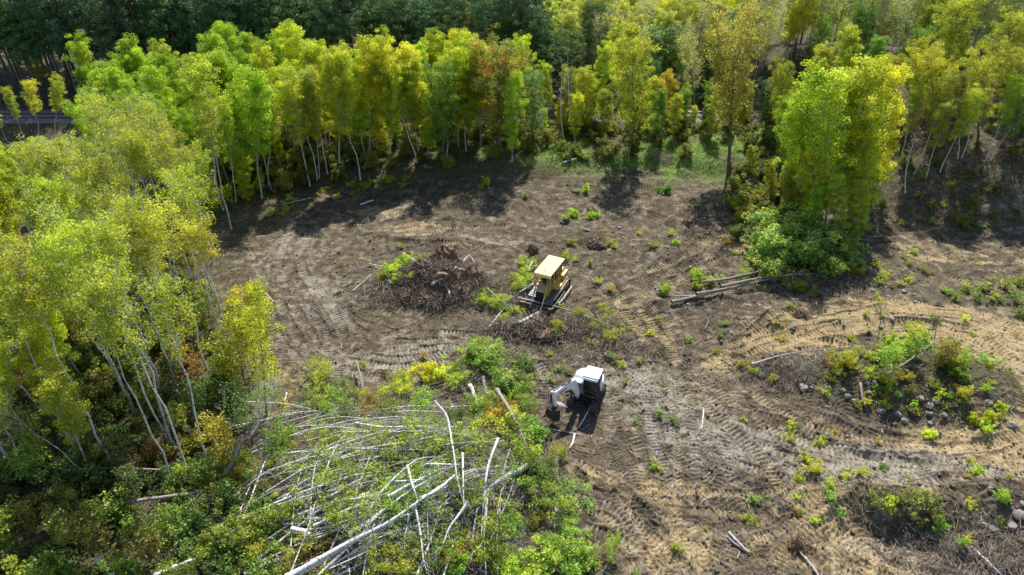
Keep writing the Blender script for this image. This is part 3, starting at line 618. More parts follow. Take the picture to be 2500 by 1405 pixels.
# ------------------------------------------------------------------ named trees of the front rows: kind, base px, top px, width scale, colour, look
g = np.random.default_rng(101)
ROW = [
 ('birch',(545,515),(470,150),1.1,YG,'white birch with yellow-green crown'),('birch',(575,495),(560,250),1.0,LIME,'slim white birch at the inner corner of the clearing'),('aspen',(640,485),(600,165),1.1,LIME,'lime green aspen behind the clearing'),
 ('birch',(655,455),(650,210),1.,YG,'straight thin birch at the inner corner'),('birch',(757,455),(690,185),1.05,YG,'long leaning white birch at the clearing edge'),('birch',(775,440),(725,160),1.,YG,'white birch leaning beside its twin'),
 ('birch',(800,425),(770,170),1.,cmix(YG,PALE,.4),'pale birch with thin yellow crown'),('aspen',(830,430),(835,115),1.15,YEL,'tall yellow aspen against the pines'),('birch',(880,440),(860,160),1.,YG,'birch with many slender stems'),
 ('aspen',(900,400),(915,100),1.1,YEL,'bright yellow aspen with pointed top'),('aspen',(950,395),(945,95),1.0,YEL,'yellow aspen beside the leaning birch'),('birch',(1018,398),(955,150),1.25,cmix(YG,PALE,.5),'white birch leaning left with half-bare crown'),
 ('aspen',(1000,375),(1010,110),1.1,YEL,'yellow aspen behind the leaning birch'),('broad',(1085,410),(1060,175),.95,GREEN,'green broadleaf with pale new leaves'),('aspenlow',(1045,385),(1035,200),1.05,YG,'low-branched yellow-green aspen beside the pale broadleaf'),
 ('aspen',(1120,360),(1110,140),1.1,YEL,'yellow aspen between the green trees'),('aspenlow',(1140,350),(1165,90),1.1,cmix(YG,YEL,.5),'tall yellow aspen beside the orange maple'),('maple',(1215,370),(1215,128),1.25,(.30,.33,.035),'maple with an orange cap over green leaves'),
 ('aspenlow',(1250,398),(1245,175),.85,LIME,'slender green tree at the grass edge'),('broad',(1300,360),(1305,180),.85,MINT,'mint green maple with silvery leaves'),
 ('aspenlow',(1345,300),(1330,150),1.,YG,'yellow-green aspen behind the twin dead birches'),('aspenlow',(1440,325),(1420,165),1.,YG,'yellow-green aspen right of the dead birches'),('aspenlow',(1470,315),(1470,105),1.0,cmix(LIME,YEL,.4),'tall lime aspen with yellow top'),
 ('broad',(1545,372),(1545,95),1.0,cmix(OLIVE,YEL,.4),'tall dark-stemmed tree with thin gold-green leaves'),('broad',(1580,300),(1590,150),.8,DKG,'dark green broadleaf behind the gold-green tree'),('aspenlow',(1655,320),(1680,205),.95,YG,'small yellow-green tree by the railway'),
 ('bare',(1700,290),(1690,85),1.,cmix(PALE,YG,.5),'pale bare-limbed tree with leafy tips'),('broad',(1740,310),(1730,200),.7,GREEN,'green tree left of the oak'),('oak',(1780,420),(1795,98),1.0,BROWN,'lone olive-brown oak on the grassy shelf'),
 ('broad',(1870,332),(1868,195),.8,(.07,.13,.05),'dark green tree right of the oak'),('broad',(1900,350),(1915,150),.75,OLIVE,'olive broadleaf behind the big yellow-green clump'),
 ('aspenlow',(1955,535),(1965,225),1.05,cmix(YG,LIME,.6),'front left aspen of the big clump'),('aspenlow',(2015,560),(2035,150),1.15,cmix(YG,LIME,.45),'tallest aspen of the big clump'),('aspenlow',(2085,540),(2125,140),1.1,cmix(YG,YEL,.4),'golden aspen of the big clump'),
 ('aspenlow',(2130,480),(2170,165),1.05,YEL,'yellow aspen on the right flank of the big clump'),('aspenlow',(1975,470),(1995,185),1.05,LIME,'green aspen at the back of the big clump'),('aspenlow',(1925,440),(1930,235),1.0,LIME,'low green aspen on the left flank of the big clump'),
 ('aspenlow',(2045,600),(2045,425),1.0,(.50,.55,.04),'small bright yellow-green tree in front of the big clump'),('aspenlow',(2090,500),(2085,230),1.2,YG,'yellow-green aspen in the heart of the big clump'),
 ('aspenlow',(2060,520),(2080,175),1.0,YG,'leaning yellow-green aspen between the two tallest of the big clump'),('aspenlow',(2110,555),(2135,270),1.0,cmix(YG,YEL,.6),'lower golden aspen at the right foot of the big clump'),('aspenlow',(1985,565),(1990,340),.9,cmix(YG,YEL,.5),'low yellow aspen at the front left foot of the big clump'),
 ('aspenlow',(1990,590),(1992,455),1.1,LIME,'short lime tree at the foot of the big clump'),('aspenlow',(1930,540),(1925,400),1.0,OLIVE,'short olive tree left of the foot of the big clump'),('aspenlow',(1890,500),(1885,390),1.0,OLIVE,'short olive tree below the dark green tree'),('aspenlow',(2095,600),(2100,440),1.1,cmix(YG,OLIVE,.5),'short yellow-green tree at the right foot of the big clump'),('birch',(1962,575),(2005,420),.8,YEL,'thin white double birch at the left foot of the big clump'),('aspenlow',(1840,450),(1838,350),1.0,OLIVE,'short olive tree beside the oak'),
 ('birch',(2232,425),(2330,190),1.1,OLIVE,'birch leaning right on the dark slope'),('birch',(2262,432),(2300,240),1.,OLIVE,'thin birch on the dark slope'),('birch',(2295,420),(2390,210),1.1,YG,'bent white birch on the dark slope'),
 ('birch',(2338,388),(2375,170),1.,OLIVE,'birch of the double stem on the slope'),('birch',(2348,386),(2425,190),1.1,OLIVE,'second stem beside the double birch'),('birch',(2408,392),(2478,190),1.1,LIME,'leaning birch high on the right slope'),
 ('birch',(2416,394),(2505,225),1.1,GREEN,'birch leaning out at the right border'),('birch',(2200,390),(2240,215),1.,OLIVE,'birch beside the big clump'),('aspen',(2230,330),(2235,170),.9,LIME,'small lime green aspen right of the big clump'),
 ('broad',(2290,330),(2260,105),1.1,cmix(OLIVE,YEL,.5),'gold-leaved oak above the slope birches'),('broad',(2390,330),(2380,130),1.1,cmix(OLIVE,YEL,.5),'broad golden oak above the right slope'),('broad',(2480,340),(2485,110),1.1,OLIVE,'olive oak at the right border'),('broad',(2440,300),(2430,90),1.,YG,'yellow-green oak behind the right slope'),
 ('birch',(60,345),(20,215),1.,YG,'birch with yellow crown before the railway'),('birch',(95,335),(85,190),1.1,YEL,'yellow birch crossing the railway'),('birch',(135,335),(125,180),1.1,cmix(YEL,YG,.5),'birch at the end of the visible railway'),('birch',(20,350),(-20,250),1.,YG,'birch at the left border before the railway'),
]
for k, (kind, b, t, ws, c, text) in enumerate(ROW):
    x, y, z = at(*b); tx, tz = top_at(*t, y); Hh = max(2.5, tz - z); n = VAR[kind]; H0 = 12. if kind == 'spruce' else (17. if kind == 'pine' else 10.)
    sc_ = Hh / H0 / 1.04; ang = math.atan2(tx - x, Hh); c2 = jit(c, g, .05)
    sp_ = {'birch': 'birch', 'bare': 'bare_tree', 'maple': 'maple', 'broad': 'broadleaf_tree', 'oak': 'oak', 'aspen': 'aspen', 'aspenlow': 'aspen'}[kind]
    if text not in USED: USED.add(text)
    put(kind, k, sp_ + ('_tree' if sp_ in ('birch', 'maple', 'oak', 'aspen') else ''), (x, y, z - .1), sc_, sc_ * ws, g.uniform(0, 6.28) if abs(ang) < .06 else 0., (0, ang), c2, text, 'tree', 'trees around the clearing')

# dead birch pair
DEAD = [((1378,352),(1372,150),'left of the two dead white birches above the round bush'),((1405,345),(1385,130),'right of the two dead white birches, bare forked top'),((1342,355),(1322,262),'short broken birch snag by the dead birches'),((2210,470),(2235,330),'thin bare birch on the dark slope below the others')]
for k, (b, t, text) in enumerate(DEAD):
    x, y, z = at(*b); tx, tz = top_at(*t, y); P = spline([[x, y, z - .1], [x * .6 + tx * .4 - .3, y, z + (tz - z) * .4], [tx, y, tz]], 9)
    hero('dead_birch', P, np.random.default_rng(300 + k), YG, text, 'dead tree', None, 'birch', r0=.085, cb=.45, cr=1.2, nl=9, nleaf=0, clr=.5, up=1.0, twigs=4, prof='oval')

# ------------------------------------------------------------------ left stand: leaning birches with their own lines
LEAN = [((425,1186),(215,700),13),((470,1170),(250,660),13.5),((415,1090),(180,560),14),((430,1100),(240,560),13.5),((520,1165),(400,700),12.5),((279,1144),(30,640),13),((241,1186),(-10,990),6.5),
 ((400,975),(250,560),13),((435,962),(300,520),13),((545,1145),(590,975),5),((575,880),(480,560),11),((505,900),(390,520),13),((548,800),(430,430),13),((535,815),(450,470),12.5),((495,715),(395,350),13.5),
 ((478,700),(330,330),13.5),((487,688),(400,320),13),((501,672),(480,380),11),((440,715),(330,350),13),((400,860),(250,480),13),((455,930),(330,540),12.5),((350,800),(200,400),13),((610,1100),(640,960),4.5),
 ((300,950),(130,560),13),((330,1010),(130,620),12.5),((180,1090),(0,700),12),((120,1010),(-40,640),12),((380,780),(240,400),13),((430,650),(330,300),13),((520,640),(450,380),10),((565,560),(500,260),11),((460,600),(370,260),12.5),((30,1150),(-90,800),12)]
for k, (b, t, Hh) in enumerate(LEAN):
    gg = np.random.default_rng(500 + k); x, y, z = at(*b)
    a_, b_, c_ = ray(*t); tt = (z + Hh - CAM_H) / c_; tx, ty = a_ * tt, b_ * tt
    dx, dy = tx - x, ty - y; d = math.hypot(dx, dy); mx = Hh * .55
    if d > mx: dx *= mx / d; dy *= mx / d
    q = np.linspace(0, 1, 11)[:, None]; P = np.array([[x, y, z - .1]]) + np.array([[dx, dy, 0]]) * q ** 1.35 + np.array([[0, 0, Hh]]) * q + np.r_[[[0, 0, 0]], gg.normal(0, .09, (9, 3)), [[0, 0, 0]]]
    c = jit(cmix(YG, OLIVE, gg.uniform(.1, .8)), gg)
    if Hh < 7: c = GREEN
    place = place_label('white-stemmed birch, foot', *P[0])
    hero('birch_tree', P, gg, c, place, 'tree', 'tall birches of the left stand', 'birch' if k % 3 else 'aspenbark', r0=gg.uniform(.06, .09) * (1 if Hh > 7 else .5), cb=gg.uniform(.58, .74), cr=1.5, nl=17, nleaf=2800 if Hh > 7 else 500, lsz=.13, clr=.42, up=.9, twigs=4)

# ------------------------------------------------------------------ mass stands
taken = []
def free(x, y, r):
    for a, b in taken:
        if (a - x) ** 2 + (b - y) ** 2 < r * r: return False
    return True
def scatter(n, box, r, ok, g):
    out = []
    for _ in range(n):
        x, y = g.uniform(box[0], box[1]), g.uniform(box[2], box[3])
        if ok(x, y) and free(x, y, r): taken.append((x, y)); out.append((x, y))
    return out
def edge_x(y): return np.interp(y, [20, 26, 30, 33, 37, 42, 48, 56, 62, 66, 70, 76, 90], [-13, -15.5, -19, -18.6, -21, -24, -27.5, -31, -31, -26, -14, 3, 3])
def in_frame(x, y, z, m=120): u, v = project(x, y, z); return -m < u < 2500 + m and v < 1405 + m
g = np.random.default_rng(202)
cnt = 0
for x, y in scatter(6000, (-75, 2, 26, 84), 2.35, lambda x, y: x < edge_x(y) - (1.6 if 34 < y < 60 else (2.5 if y < 34 else .8)) and in_frame(x, y, 9, 90) and not (y > 83.5), g):
    z = float(gz(x, y)); Hh = g.uniform(9.5, 13.2)
    if y < 33: Hh = g.uniform(8, 11)
    u, v = project(x, y, z + Hh)
    lim = (CAM_H - y * math.tan(R(PITCH) - math.atan((702.5 - 352) / FPX))) - z
    if u < 190 and y > 48: Hh = min(Hh, lim)
    if Hh < 3.5: continue
    ub, vb = project(x, y, z)
    if y < 34 and ub > 240: continue     # undergrowth only, in front of the leaning birches
    far = sstep(55, 70, y); mid = fbm(np.array([x]), np.array([y]), 9, 5, 2)[0]
    c = cmix(cmix(YG, OLIVE, .45), LIME, float(np.clip(far * .95 + mid * .5, 0, 1)))
    if x > -26 and y > 64: c = cmix(c, YEL, .35 + .3 * (mid > 0))
    if v > 600: c = cmix(c, YG, .4)
    kind = 'aspen' if (far > .45 or g.random() < .42) else 'birch'
    c = jit(c, g, .09); s1 = Hh / 10.4; kk = 'tipleaf' if (kind == 'birch' and 36 < y < 66 and g.random() < .6) else kind
    if 34 < y < 60 and x > edge_x(y) - 5.5: kk = 'tipleaf'; kind = 'birch'; s1 *= g.uniform(.8, 1.05)
    o = put(kk, cnt, kind + '_tree', (x, y, z - .1), s1, s1 * g.uniform(.8, 1.15), g.uniform(0, 6.28), (g.normal(0, .05), g.normal(-.06, .05)), c, place_label(f'{cword(c)} {kind} in the left stand', x, y, z + Hh * .85), 'tree', 'birches and aspens of the left stand')
    cnt += 1
nleft = cnt
# row of brush and trees between the clearing shelf and the railway
for x, y in scatter(1600, (-2, 62, 76.5, 83.5), 2.1, lambda x, y: True, g):
    if g.random() < .25: continue
    z = float(gz(x, y)); Hh = g.uniform(3, 8.5); c = jit([OLIVE, YG, GREEN, cmix(YEL, OLIVE, .5), cmix(ORNG, YG, .5)][int(g.integers(5))], g); kind = 'aspenlow'; s1 = Hh / 10.4
    put(kind, cnt, 'aspen_tree', (x, y, z - .1), s1, s1 * 1.15, g.uniform(0, 6.28), (0, 0), c, place_label(f'small {cword(c)} tree before the railway', x, y, z + Hh * .8), 'tree', 'small trees before the railway'); cnt += 1
for x, y in scatter(1500, (-33, 2, 62, 77), 1.7, lambda x, y: x < edge_x(y) + .8, g):
    if g.random() < .35: continue
    z = float(gz(x, y)); Hh = g.uniform(2.2, 6); c = jit([OLIVE, YG, GREEN, YEL][int(g.integers(4))], g); s1 = Hh / 10.4
    put('aspenlow', cnt, 'aspen_tree', (x, y, z - .1), s1, s1 * 1.3, g.uniform(0, 6.28), (0, 0), c, place_label(f'low {cword(c)} tree under the back stand', x, y, z + Hh * .8), 'tree', 'low trees under the back stand'); cnt += 1
# wood on top of the right bank
for x, y in scatter(900, (30, 66, 73, 84), 2.7, lambda x, y: (x - 35) * .5 + (y - 61) * .86 > 18.5 and in_frame(x, y, 6, 80), g):
    z = float(gz(x, y)); Hh = g.uniform(7.5, 10.5); kind, c = [('broad', cmix(OLIVE, YEL, .5)), ('aspenlow', YG), ('broad', OLIVE), ('birch', YG), ('broad', GREEN)][int(g.choice(5, p=[.35, .2, .2, .15, .1]))]; c = jit(c, g, .1); s1 = Hh / 10.4
    put(kind, cnt, {'broad': 'broadleaf_tree', 'aspenlow': 'aspen_tree', 'birch': 'birch_tree'}[kind], (x, y, z - .1), s1, s1 * 1.15, g.uniform(0, 6.28), (g.normal(0, .04), g.normal(.05, .05)), c, place_label(f'{cword(c)} tree on the right bank', x, y, z + Hh * .8), 'tree', 'trees on the right bank'); cnt += 1
# beyond the railway
taken = []
def pine_zone(x, y): return x < 4 - (y - 92) * .10
PN = 0
for x, y in scatter(4200, (-112, 8, 94, 122), 3.3, lambda x, y: pine_zone(x, y) and in_frame(x, y, 6, 60), g):
    z = float(gz(x, y)); Hh = g.uniform(14.5, 19); c = jit(cmix(PINE, DKG, g.uniform(0, .8)), g, .15); q = g.random(); s1 = Hh / 17.6
    if x > -22: Hh = g.uniform(11, 15); s1 = Hh / 17.6
    if q < .05:
        Hh = g.uniform(8, 11); c = jit([ORNG, YEL, OLIVE][int(g.integers(3))], g); kind = 'bare' if q < .02 else 'broad'; s1 = Hh / 10.4
        put(kind, PN, 'broadleaf_tree', (x, y, z), s1, s1, g.uniform(0, 6), (0, 0), c, place_label(f'{cword(c)} tree among the pines', x, y, z + Hh * .8), 'tree', 'autumn trees among the pines')
    else: put('pine', PN, 'pine_tree', (x, y, z - .1), s1, s1 * g.uniform(.95, 1.3), g.uniform(0, 6.28), (g.normal(0, .02), g.normal(0, .02)), c, place_label('tall dark pine', x, y, z + Hh * .72), 'tree', 'dark pines behind the railway')
    PN += 1
EXTRA = [('broad',(470,205),(470,60),1.,ORNG,'orange autumn tree standing alone against the dark pines'),('broad',(110,215),(105,115),1.,cmix(ORNG,OLIVE,.5),'orange-brown tree at the left foot of the pines'),('spruce',(1430,235),(1432,30),1.,DKG,'narrow dark spruce in the yellow wood'),('spruce',(1465,230),(1464,50),.9,DKG,'second narrow spruce in the yellow wood'),
 ('pine',(1378,260),(1378,65),1.,DKG,'dark pine rising from the yellow wood'),('pine',(1780,215),(1785,35),1.1,DKG,'dark round pine before the pond'),('pine',(1600,240),(1605,60),1.2,cmix(DKG,GREEN,.3),'broad dark pine in the yellow wood'),('pine',(1350,270),(1345,105),1.,DKG,'dark pine above the dead birches'),
 ('broad',(1985,170),(1985,55),.8,GREEN,'green tree in front of the pond'),('broad',(2200,215),(2215,70),.9,GREEN,'green oak in the bare wood'),('spruce',(1715,250),(1718,75),1.,DKG,'slim spruce beside the pale bare tree'),('pine',(1250,240),(1190,30),1.,cmix(DKG,GREEN,.3),'pine at the end of the dark pine wood')]
for k, (kind, b, t, ws, c, text) in enumerate(EXTRA):
    x, y, z = at(*b); tx, tz = top_at(*t, y); Hh = max(3, tz - z); s1 = Hh / {'spruce': 12.3, 'pine': 17.6}.get(kind, 10.4); taken.append((x, y))
    put(kind, k, {'spruce': 'spruce_tree', 'pine': 'pine_tree', 'broad': 'broadleaf_tree'}[kind], (x, y, z - .1), s1, s1 * ws * (1.5 if kind == 'pine' else 1), g.uniform(0, 6.28), (0, 0), c, text, 'tree')
YN = 0
for x, y in scatter(11000, (-4, 112, 92.8, 172), 2.7, lambda x, y: (y < 142 or 1780 < project(x, y, 0)[0] < 2100) and not pine_zone(x, y) and in_frame(x, y, 5, 60), g):
    z = float(gz(x, y)); u, v = project(x, y, z + 8)
    Hh = g.uniform(8.5, 11.5) * (1 - .0 * y)
    if u < 1290: Hh *= .95
    if 1800 < u < 2080 and y > 112: 
        if y > 172: continue
        Hh = g.uniform(5.5, 7.5)
    q = g.random(); nz = fbm(np.array([x]), np.array([y]), 14, 9, 2)[0]
    if 1800 < u < 2080 and y > 112: kind, c = 'bare', PALE
    elif u < 1780:
        if q < .62: kind, c = 'aspen', cmix(YG, cmix(PALE, YEL, .4), g.uniform(.3, 1))
        elif q < .78: kind, c = 'bare', PALE
        elif q < .90: kind, c = 'broad', [GREEN, OLIVE, YEL][int(g.integers(3))]
        else: kind, c = 'broad', DKG
    else:
        if q < .60 - nz * .3: kind, c = 'bare', cmix(YG, PALE, g.uniform(.2, 1))
        elif q < .72: kind, c = 'aspen', cmix(YG, PALE, g.uniform(0, .7))
        elif q < .92: kind, c = 'broad', [OLIVE, cmix(OLIVE, YEL, .6), YG][int(g.integers(3))]
        else: kind, c = 'broad', [GREEN, DKG, cmix(ORNG, OLIVE, .4)][int(g.integers(3))]
    c = jit(c, g, .1); s1 = Hh / 10.4; nm = {'aspen': 'aspen', 'bare': 'half-bare tree', 'broad': 'broadleaf tree'}[kind]
    put(kind, YN, {'aspen': 'aspen_tree', 'bare': 'bare_tree', 'broad': 'broadleaf_tree'}[kind], (x, y, z - .1), s1, s1 * (1.15 if kind == 'aspen' else 1.), g.uniform(0, 6.28), (g.normal(0, .04), g.normal(0, .04)), c, place_label(f'{cword(c)} {nm} behind the railway', x, y, z + Hh * .8), 'tree', f'{nm}s behind the railway'); YN += 1
print('LEFT', nleft, 'row', cnt - nleft, 'PINES', PN, 'YN', YN)
# ------------------------------------------------------------------ machine helpers (bmesh)
def bobj(name, parent, mat, bm, bevel=0., smooth=False, seg=2, loc=None, rot=None):
    if bevel: bmesh.ops.bevel(bm, geom=[e for e in bm.edges if e.calc_face_angle(0) > .5], offset=bevel, segments=seg, affect='EDGES', clamp_overlap=True)
    bmesh.ops.recalc_face_normals(bm, faces=bm.faces[:]); me = bpy.data.meshes.new(name); bm.to_mesh(me); bm.free()
    for m in (mat if isinstance(mat, (list, tuple)) else [mat]): me.materials.append(m)
    if smooth: me.polygons.foreach_set('use_smooth', [True] * len(me.polygons))
    o = link(name, me, parent, loc)
    if rot: o.rotation_euler = rot
    return o
def bbox(bm, x0, x1, y0, y1, z0, z1, mi=0, rot=None):
    r = bmesh.ops.create_cube(bm, size=1, matrix=Matrix.Translation(((x0 + x1) / 2, (y0 + y1) / 2, (z0 + z1) / 2)) @ (rot or Matrix()) @ Matrix.Diagonal((abs(x1 - x0), abs(y1 - y0), abs(z1 - z0), 1)))
    for v in r['verts']:
        for f in v.link_faces: f.material_index = mi
def bprism(bm, prof, a0, a1, axis='X', mi=0):
    """extrude a 2D outline along an axis: X: prof=(y,z); Y: prof=(x,z); Z: prof=(x,y)"""
    f = {'X': lambda p, a: (a, p[0], p[1]), 'Y': lambda p, a: (p[0], a, p[1]), 'Z': lambda p, a: (p[0], p[1], a)}[axis]
    A = [bm.verts.new(f(p, a0)) for p in prof]; B = [bm.verts.new(f(p, a1)) for p in prof]; n = len(prof)
    fs = [bm.faces.new(A), bm.faces.new(B[::-1])] + [bm.faces.new([A[i], B[i], B[(i + 1) % n], A[(i + 1) % n]]) for i in range(n)]
    for q in fs: q.material_index = mi
def bcyl(bm, p, q, r, r2=None, seg=14, mi=0):
    p, q = Vector(p), Vector(q); d = q - p
    rr = bmesh.ops.create_cone(bm, cap_ends=True, segments=seg, radius1=r, radius2=r if r2 is None else r2, depth=d.length, matrix=Matrix.Translation((p + q) / 2) @ d.to_track_quat('Z', 'Y').to_matrix().to_4x4())
    for v in rr['verts']:
        for f in v.link_faces: f.material_index = mi
def bpipe(bm, pts, r, seg=8):
    V, F = tube(spline(pts, max(6, len(pts) * 4)), r, seg); vs = [bm.verts.new(v) for v in V]
    for f in F: bm.faces.new([vs[i] for i in f])
NB = bmesh.new

YP = simple('yellow_paint', (.66, .42, .03), .38, dirt=(.30, .23, .13), dirt_amt=.8, scale=2.6)
YROOF = simple('sun_bleached_roof', (.76, .56, .14), .42, dirt=(.62, .52, .28), dirt_amt=.4, scale=1.5)
GLS = simple('tinted_glass', (.012, .015, .018), .12, dirt=(.05, .05, .045), dirt_amt=.35, spec=.7)
BLK = simple('black_metal', (.018, .018, .02), .45, dirt=(.07, .06, .05), dirt_amt=.6)
STEEL = simple('muddy_steel', (.19, .19, .21), .38, metal=.6, dirt=(.16, .125, .095), dirt_amt=.75, scale=5)
CHR = simple('chrome_rod', (.75, .75, .75), .12, metal=1., dirt_amt=.1)
WHT = simple('white_paint', (.76, .77, .80), .32, dirt=(.42, .38, .33), dirt_amt=.5, scale=3.)
RUB = simple('track_rubber', (.025, .024, .025), .7, dirt=(.13, .105, .085), dirt_amt=.8, scale=5)
BUC = simple('bucket_steel', (.035, .035, .05), .28, metal=.5, dirt=(.12, .10, .08), dirt_amt=.5)
SEAT = simple('seat_vinyl', (.02, .02, .02), .6)
RUST = simple('blade_steel', (.22, .17, .13), .5, metal=.3, dirt=(.14, .10, .07), dirt_amt=.9)
HOOD = simple('faded_hood', (.52, .42, .22), .5, dirt=(.35, .28, .18), dirt_amt=.6)

def loop_pts(L, rF, rR, zF, zR, n):
    """closed track path in (y, z): front idler at y=-L/2, rear sprocket at +L/2"""
    p = []
    for a in np.linspace(90, 270, 11): p.append((-L / 2 + rF * math.cos(R(a)), zF + rF * math.sin(R(a))))
    for a in np.linspace(-90, 90, 11): p.append((L / 2 + rR * math.cos(R(a)), zR + rR * math.sin(R(a))))
    p.append(p[0]); p = np.array(p); s = np.r_[0, np.cumsum(np.hypot(*np.diff(p, axis=0).T))]; q = np.linspace(0, s[-1], n, endpoint=False)
    return np.stack([np.interp(q, s, p[:, 0]), np.interp(q, s, p[:, 1])], 1), s[-1]
def track_mesh(bm, xc, w, L, rF, rR, zF, zR, n, th, lug):
    P, tot = loop_pts(L, rF, rR, zF, zR, n); nx_ = np.roll(P, -1, 0)
    for a, b in zip(P, nx_):
        m = (a + b) / 2; d = b - a; l = np.hypot(*d); ang = math.atan2(d[1], d[0])
        rot = Matrix.Rotation(ang, 4, 'X')
        T = Matrix.Translation((xc, m[0], m[1])) @ rot
        bmesh.ops.create_cube(bm, size=1, matrix=T @ Matrix.Diagonal((w, l * .93, th, 1)))
        bmesh.ops.create_cube(bm, size=1, matrix=T @ Matrix.Translation((0, -l * .3, -th * .5 - lug * .4)) @ Matrix.Diagonal((w, l * .16, lug, 1)))

# ------------------------------------------------------------------ bulldozer (forward = -Y, x to the viewer's right)
def make_dozer():
    x, y, z = at(1338, 752)
    x0, y0 = x + .15, y + 1.7
    o = tag(empty('bulldozer', (x0, y0, float(gz(x0, y0)) - .05), R(-25)), 'yellow bulldozer with pale roof pushing branches in the middle of the clearing', 'bulldozer')
    for s in (-1, 1):
        xc = s * .93
        bm = NB(); track_mesh(bm, xc, .74, 2.75, .42, .46, .47, .52, 46, .05, .05); t = bobj('crawler_track', o, STEEL, bm)
        bm = NB(); bprism(bm, [(-1.5, .28), (1.5, .28), (1.5, .55), (.9, .72), (-1.2, .66)], xc - .16, xc + .16, 'X'); bobj('track_frame', o, YP, bm, .02)
        bm = NB(); bcyl(bm, (xc - .22, -1.375, .47), (xc + .22, -1.375, .47), .36, seg=24); bobj('idler_wheel', o, BLK, bm, .02)
        bm = NB(); bcyl(bm, (xc - .2, 1.375, .52), (xc + .2, 1.375, .52), .38, seg=20); bcyl(bm, (xc + s * .2, 1.375, .52), (xc + s * .32, 1.375, .52), .2, seg=16); bobj('sprocket', o, YP, bm, .02)
        bm = NB()
        for q in np.linspace(-.95, .95, 6): bcyl(bm, (xc - .2, q, .22), (xc + .2, q, .22), .12, seg=12)
        bobj('roller', o, BLK, bm)
        # push arm outside the track
        bm = NB(); bprism(bm, [(-2.5, .25), (.35, .32), (.45, .52), (-2.5, .5)], s * 1.38 - .07, s * 1.38 + .07, 'X'); bobj('push_arm', o, RUST, bm, .02)
    # belly and hull
    bm = NB(); bbox(bm, -.5, .5, -1.35, 1.65, .35, 1.0); bobj('hull', o, YP, bm, .03)
    # engine bay with side panels, hood and grille
    bm = NB(); bprism(bm, [(-1.72, .62), (-.25, .75), (-.25, 1.62), (-1.66, 1.55)], -.43, .43, 'X'); bobj('engine_bay', o, YP, bm, .03)
    bm = NB(); bprism(bm, [(-1.74, 1.57), (-.25, 1.64), (-.25, 1.72), (-1.6, 1.66)], -.46, .46, 'X'); h = bobj('hood', o, HOOD, bm, .025)
    bm = NB(); bcyl(bm, (.14, -.95, 1.68), (.14, -.95, 2.15), .055); bobj('exhaust_stack', h, BLK, bm)
    bm = NB(); bcyl(bm, (-.18, -.7, 1.68), (-.18, -.7, 1.98), .10); bcyl(bm, (-.18, -.7, 1.98), (-.18, -.7, 2.04), .13); bobj('air_cleaner', h, BLK, bm, .01)
    bm = NB(); bbox(bm, -.40, .40, -1.80, -1.72, .68, 1.52)
    bobj('radiator_guard', o, BLK, bm, .01)
    bm = NB()
    for q in np.linspace(-.34, .34, 9): bbox(bm, q - .012, q + .012, -1.83, -1.80, .72, 1.48)
    bobj('grille_bars', o, BLK, bm)
    bm = NB(); bbox(bm, -.46, .46, -1.86, -1.70, .50, .67); bobj('bumper', o, YP, bm, .03)
    # fenders / steps
    for s in (-1, 1):
        bm = NB(); bprism(bm, [(-.35, 1.03), (1.55, 1.1), (1.55, 1.18), (-.35, 1.11)], s * .45, s * 1.12, 'X'); bobj('fender', o, YP, bm, .015)
        bm = NB(); bprism(bm, [(-.3, 1.12), (.05, 1.12), (.2, 1.42), (-.2, 1.42)], s * .62, s * 1.0, 'X'); bobj('step_box', o, YP, bm, .02)
    # cab: lower body, posts, windows
    bm = NB(); bprism(bm, [(-.45, 1.1), (1.1, 1.1), (1.1, 1.72), (-.45, 1.72)], -.68, .68, 'X'); cab = bobj('cab', o, YP, bm, .03)
    bm = NB(); bbox(bm, -.62, .62, -.38, 1.04, 1.73, 2.78); bobj('cab_glass', cab, GLS, bm)
    bm = NB()
    for s in (-1, 1):
        for q in (-.42, .12, .58, 1.05): bbox(bm, s * .63, s * .71, q - .045, q + .045, 1.7, 2.8)
        bbox(bm, s * .63, s * .70, -.42, 1.05, 2.68, 2.8); bbox(bm, s * .63, s * .70, -.42, 1.05, 1.68, 1.8)
    for q in (-.43, 1.05): bbox(bm, -.66, .66, q - .03, q + .03, 2.7, 2.8); bbox(bm, -.04, .04, q - .035, q + .035, 1.7, 2.8)
    bobj('cab_posts', cab, YP, bm, .012)
    for s in (-1, 1):
        # open door frame, leaning out a little
        bm = NB()
        for a in ((.14, .19, 1.5, 2.66), (.53, .58, 1.5, 2.66)): bbox(bm, s * .74, s * .79, *a)
        bbox(bm, s * .74, s * .79, .14, .58, 1.5, 1.72); bbox(bm, s * .74, s * .79, .14, .58, 2.6, 2.66)
        d = bobj('cab_door', cab, YP, bm, .01)
        bm = NB(); bbox(bm, s * .755, s * .775, .19, .53, 1.72, 2.6); bobj('door_glass', d, GLS, bm)
    # roof with rounded front, forward over the hood, and its front guard posts
    prof = [(1.28, 2.84), (1.28, 2.95), (-1.25, 3.0)] + [(-1.25 - .17 * math.sin(R(a)), 2.83 + .17 * math.cos(R(a))) for a in (25, 50, 75, 95)] + [(-1.42, 2.72), (-1.33, 2.72), (-1.25, 2.86)]
    bm = NB(); bprism(bm, prof, -.84, .84, 'X'); roof = bobj('roof', o, YROOF, bm, .02)
    bm = NB(); bcyl(bm, (-.1, -.85, 2.98), (-.1, -.85, 3.06), .055); bobj('roof_vent', roof, BLK, bm)
    bm = NB(); bbox(bm, .06, .09, .1, .3, 2.96, 3.02); bobj('roof_bracket', roof, BLK, bm)
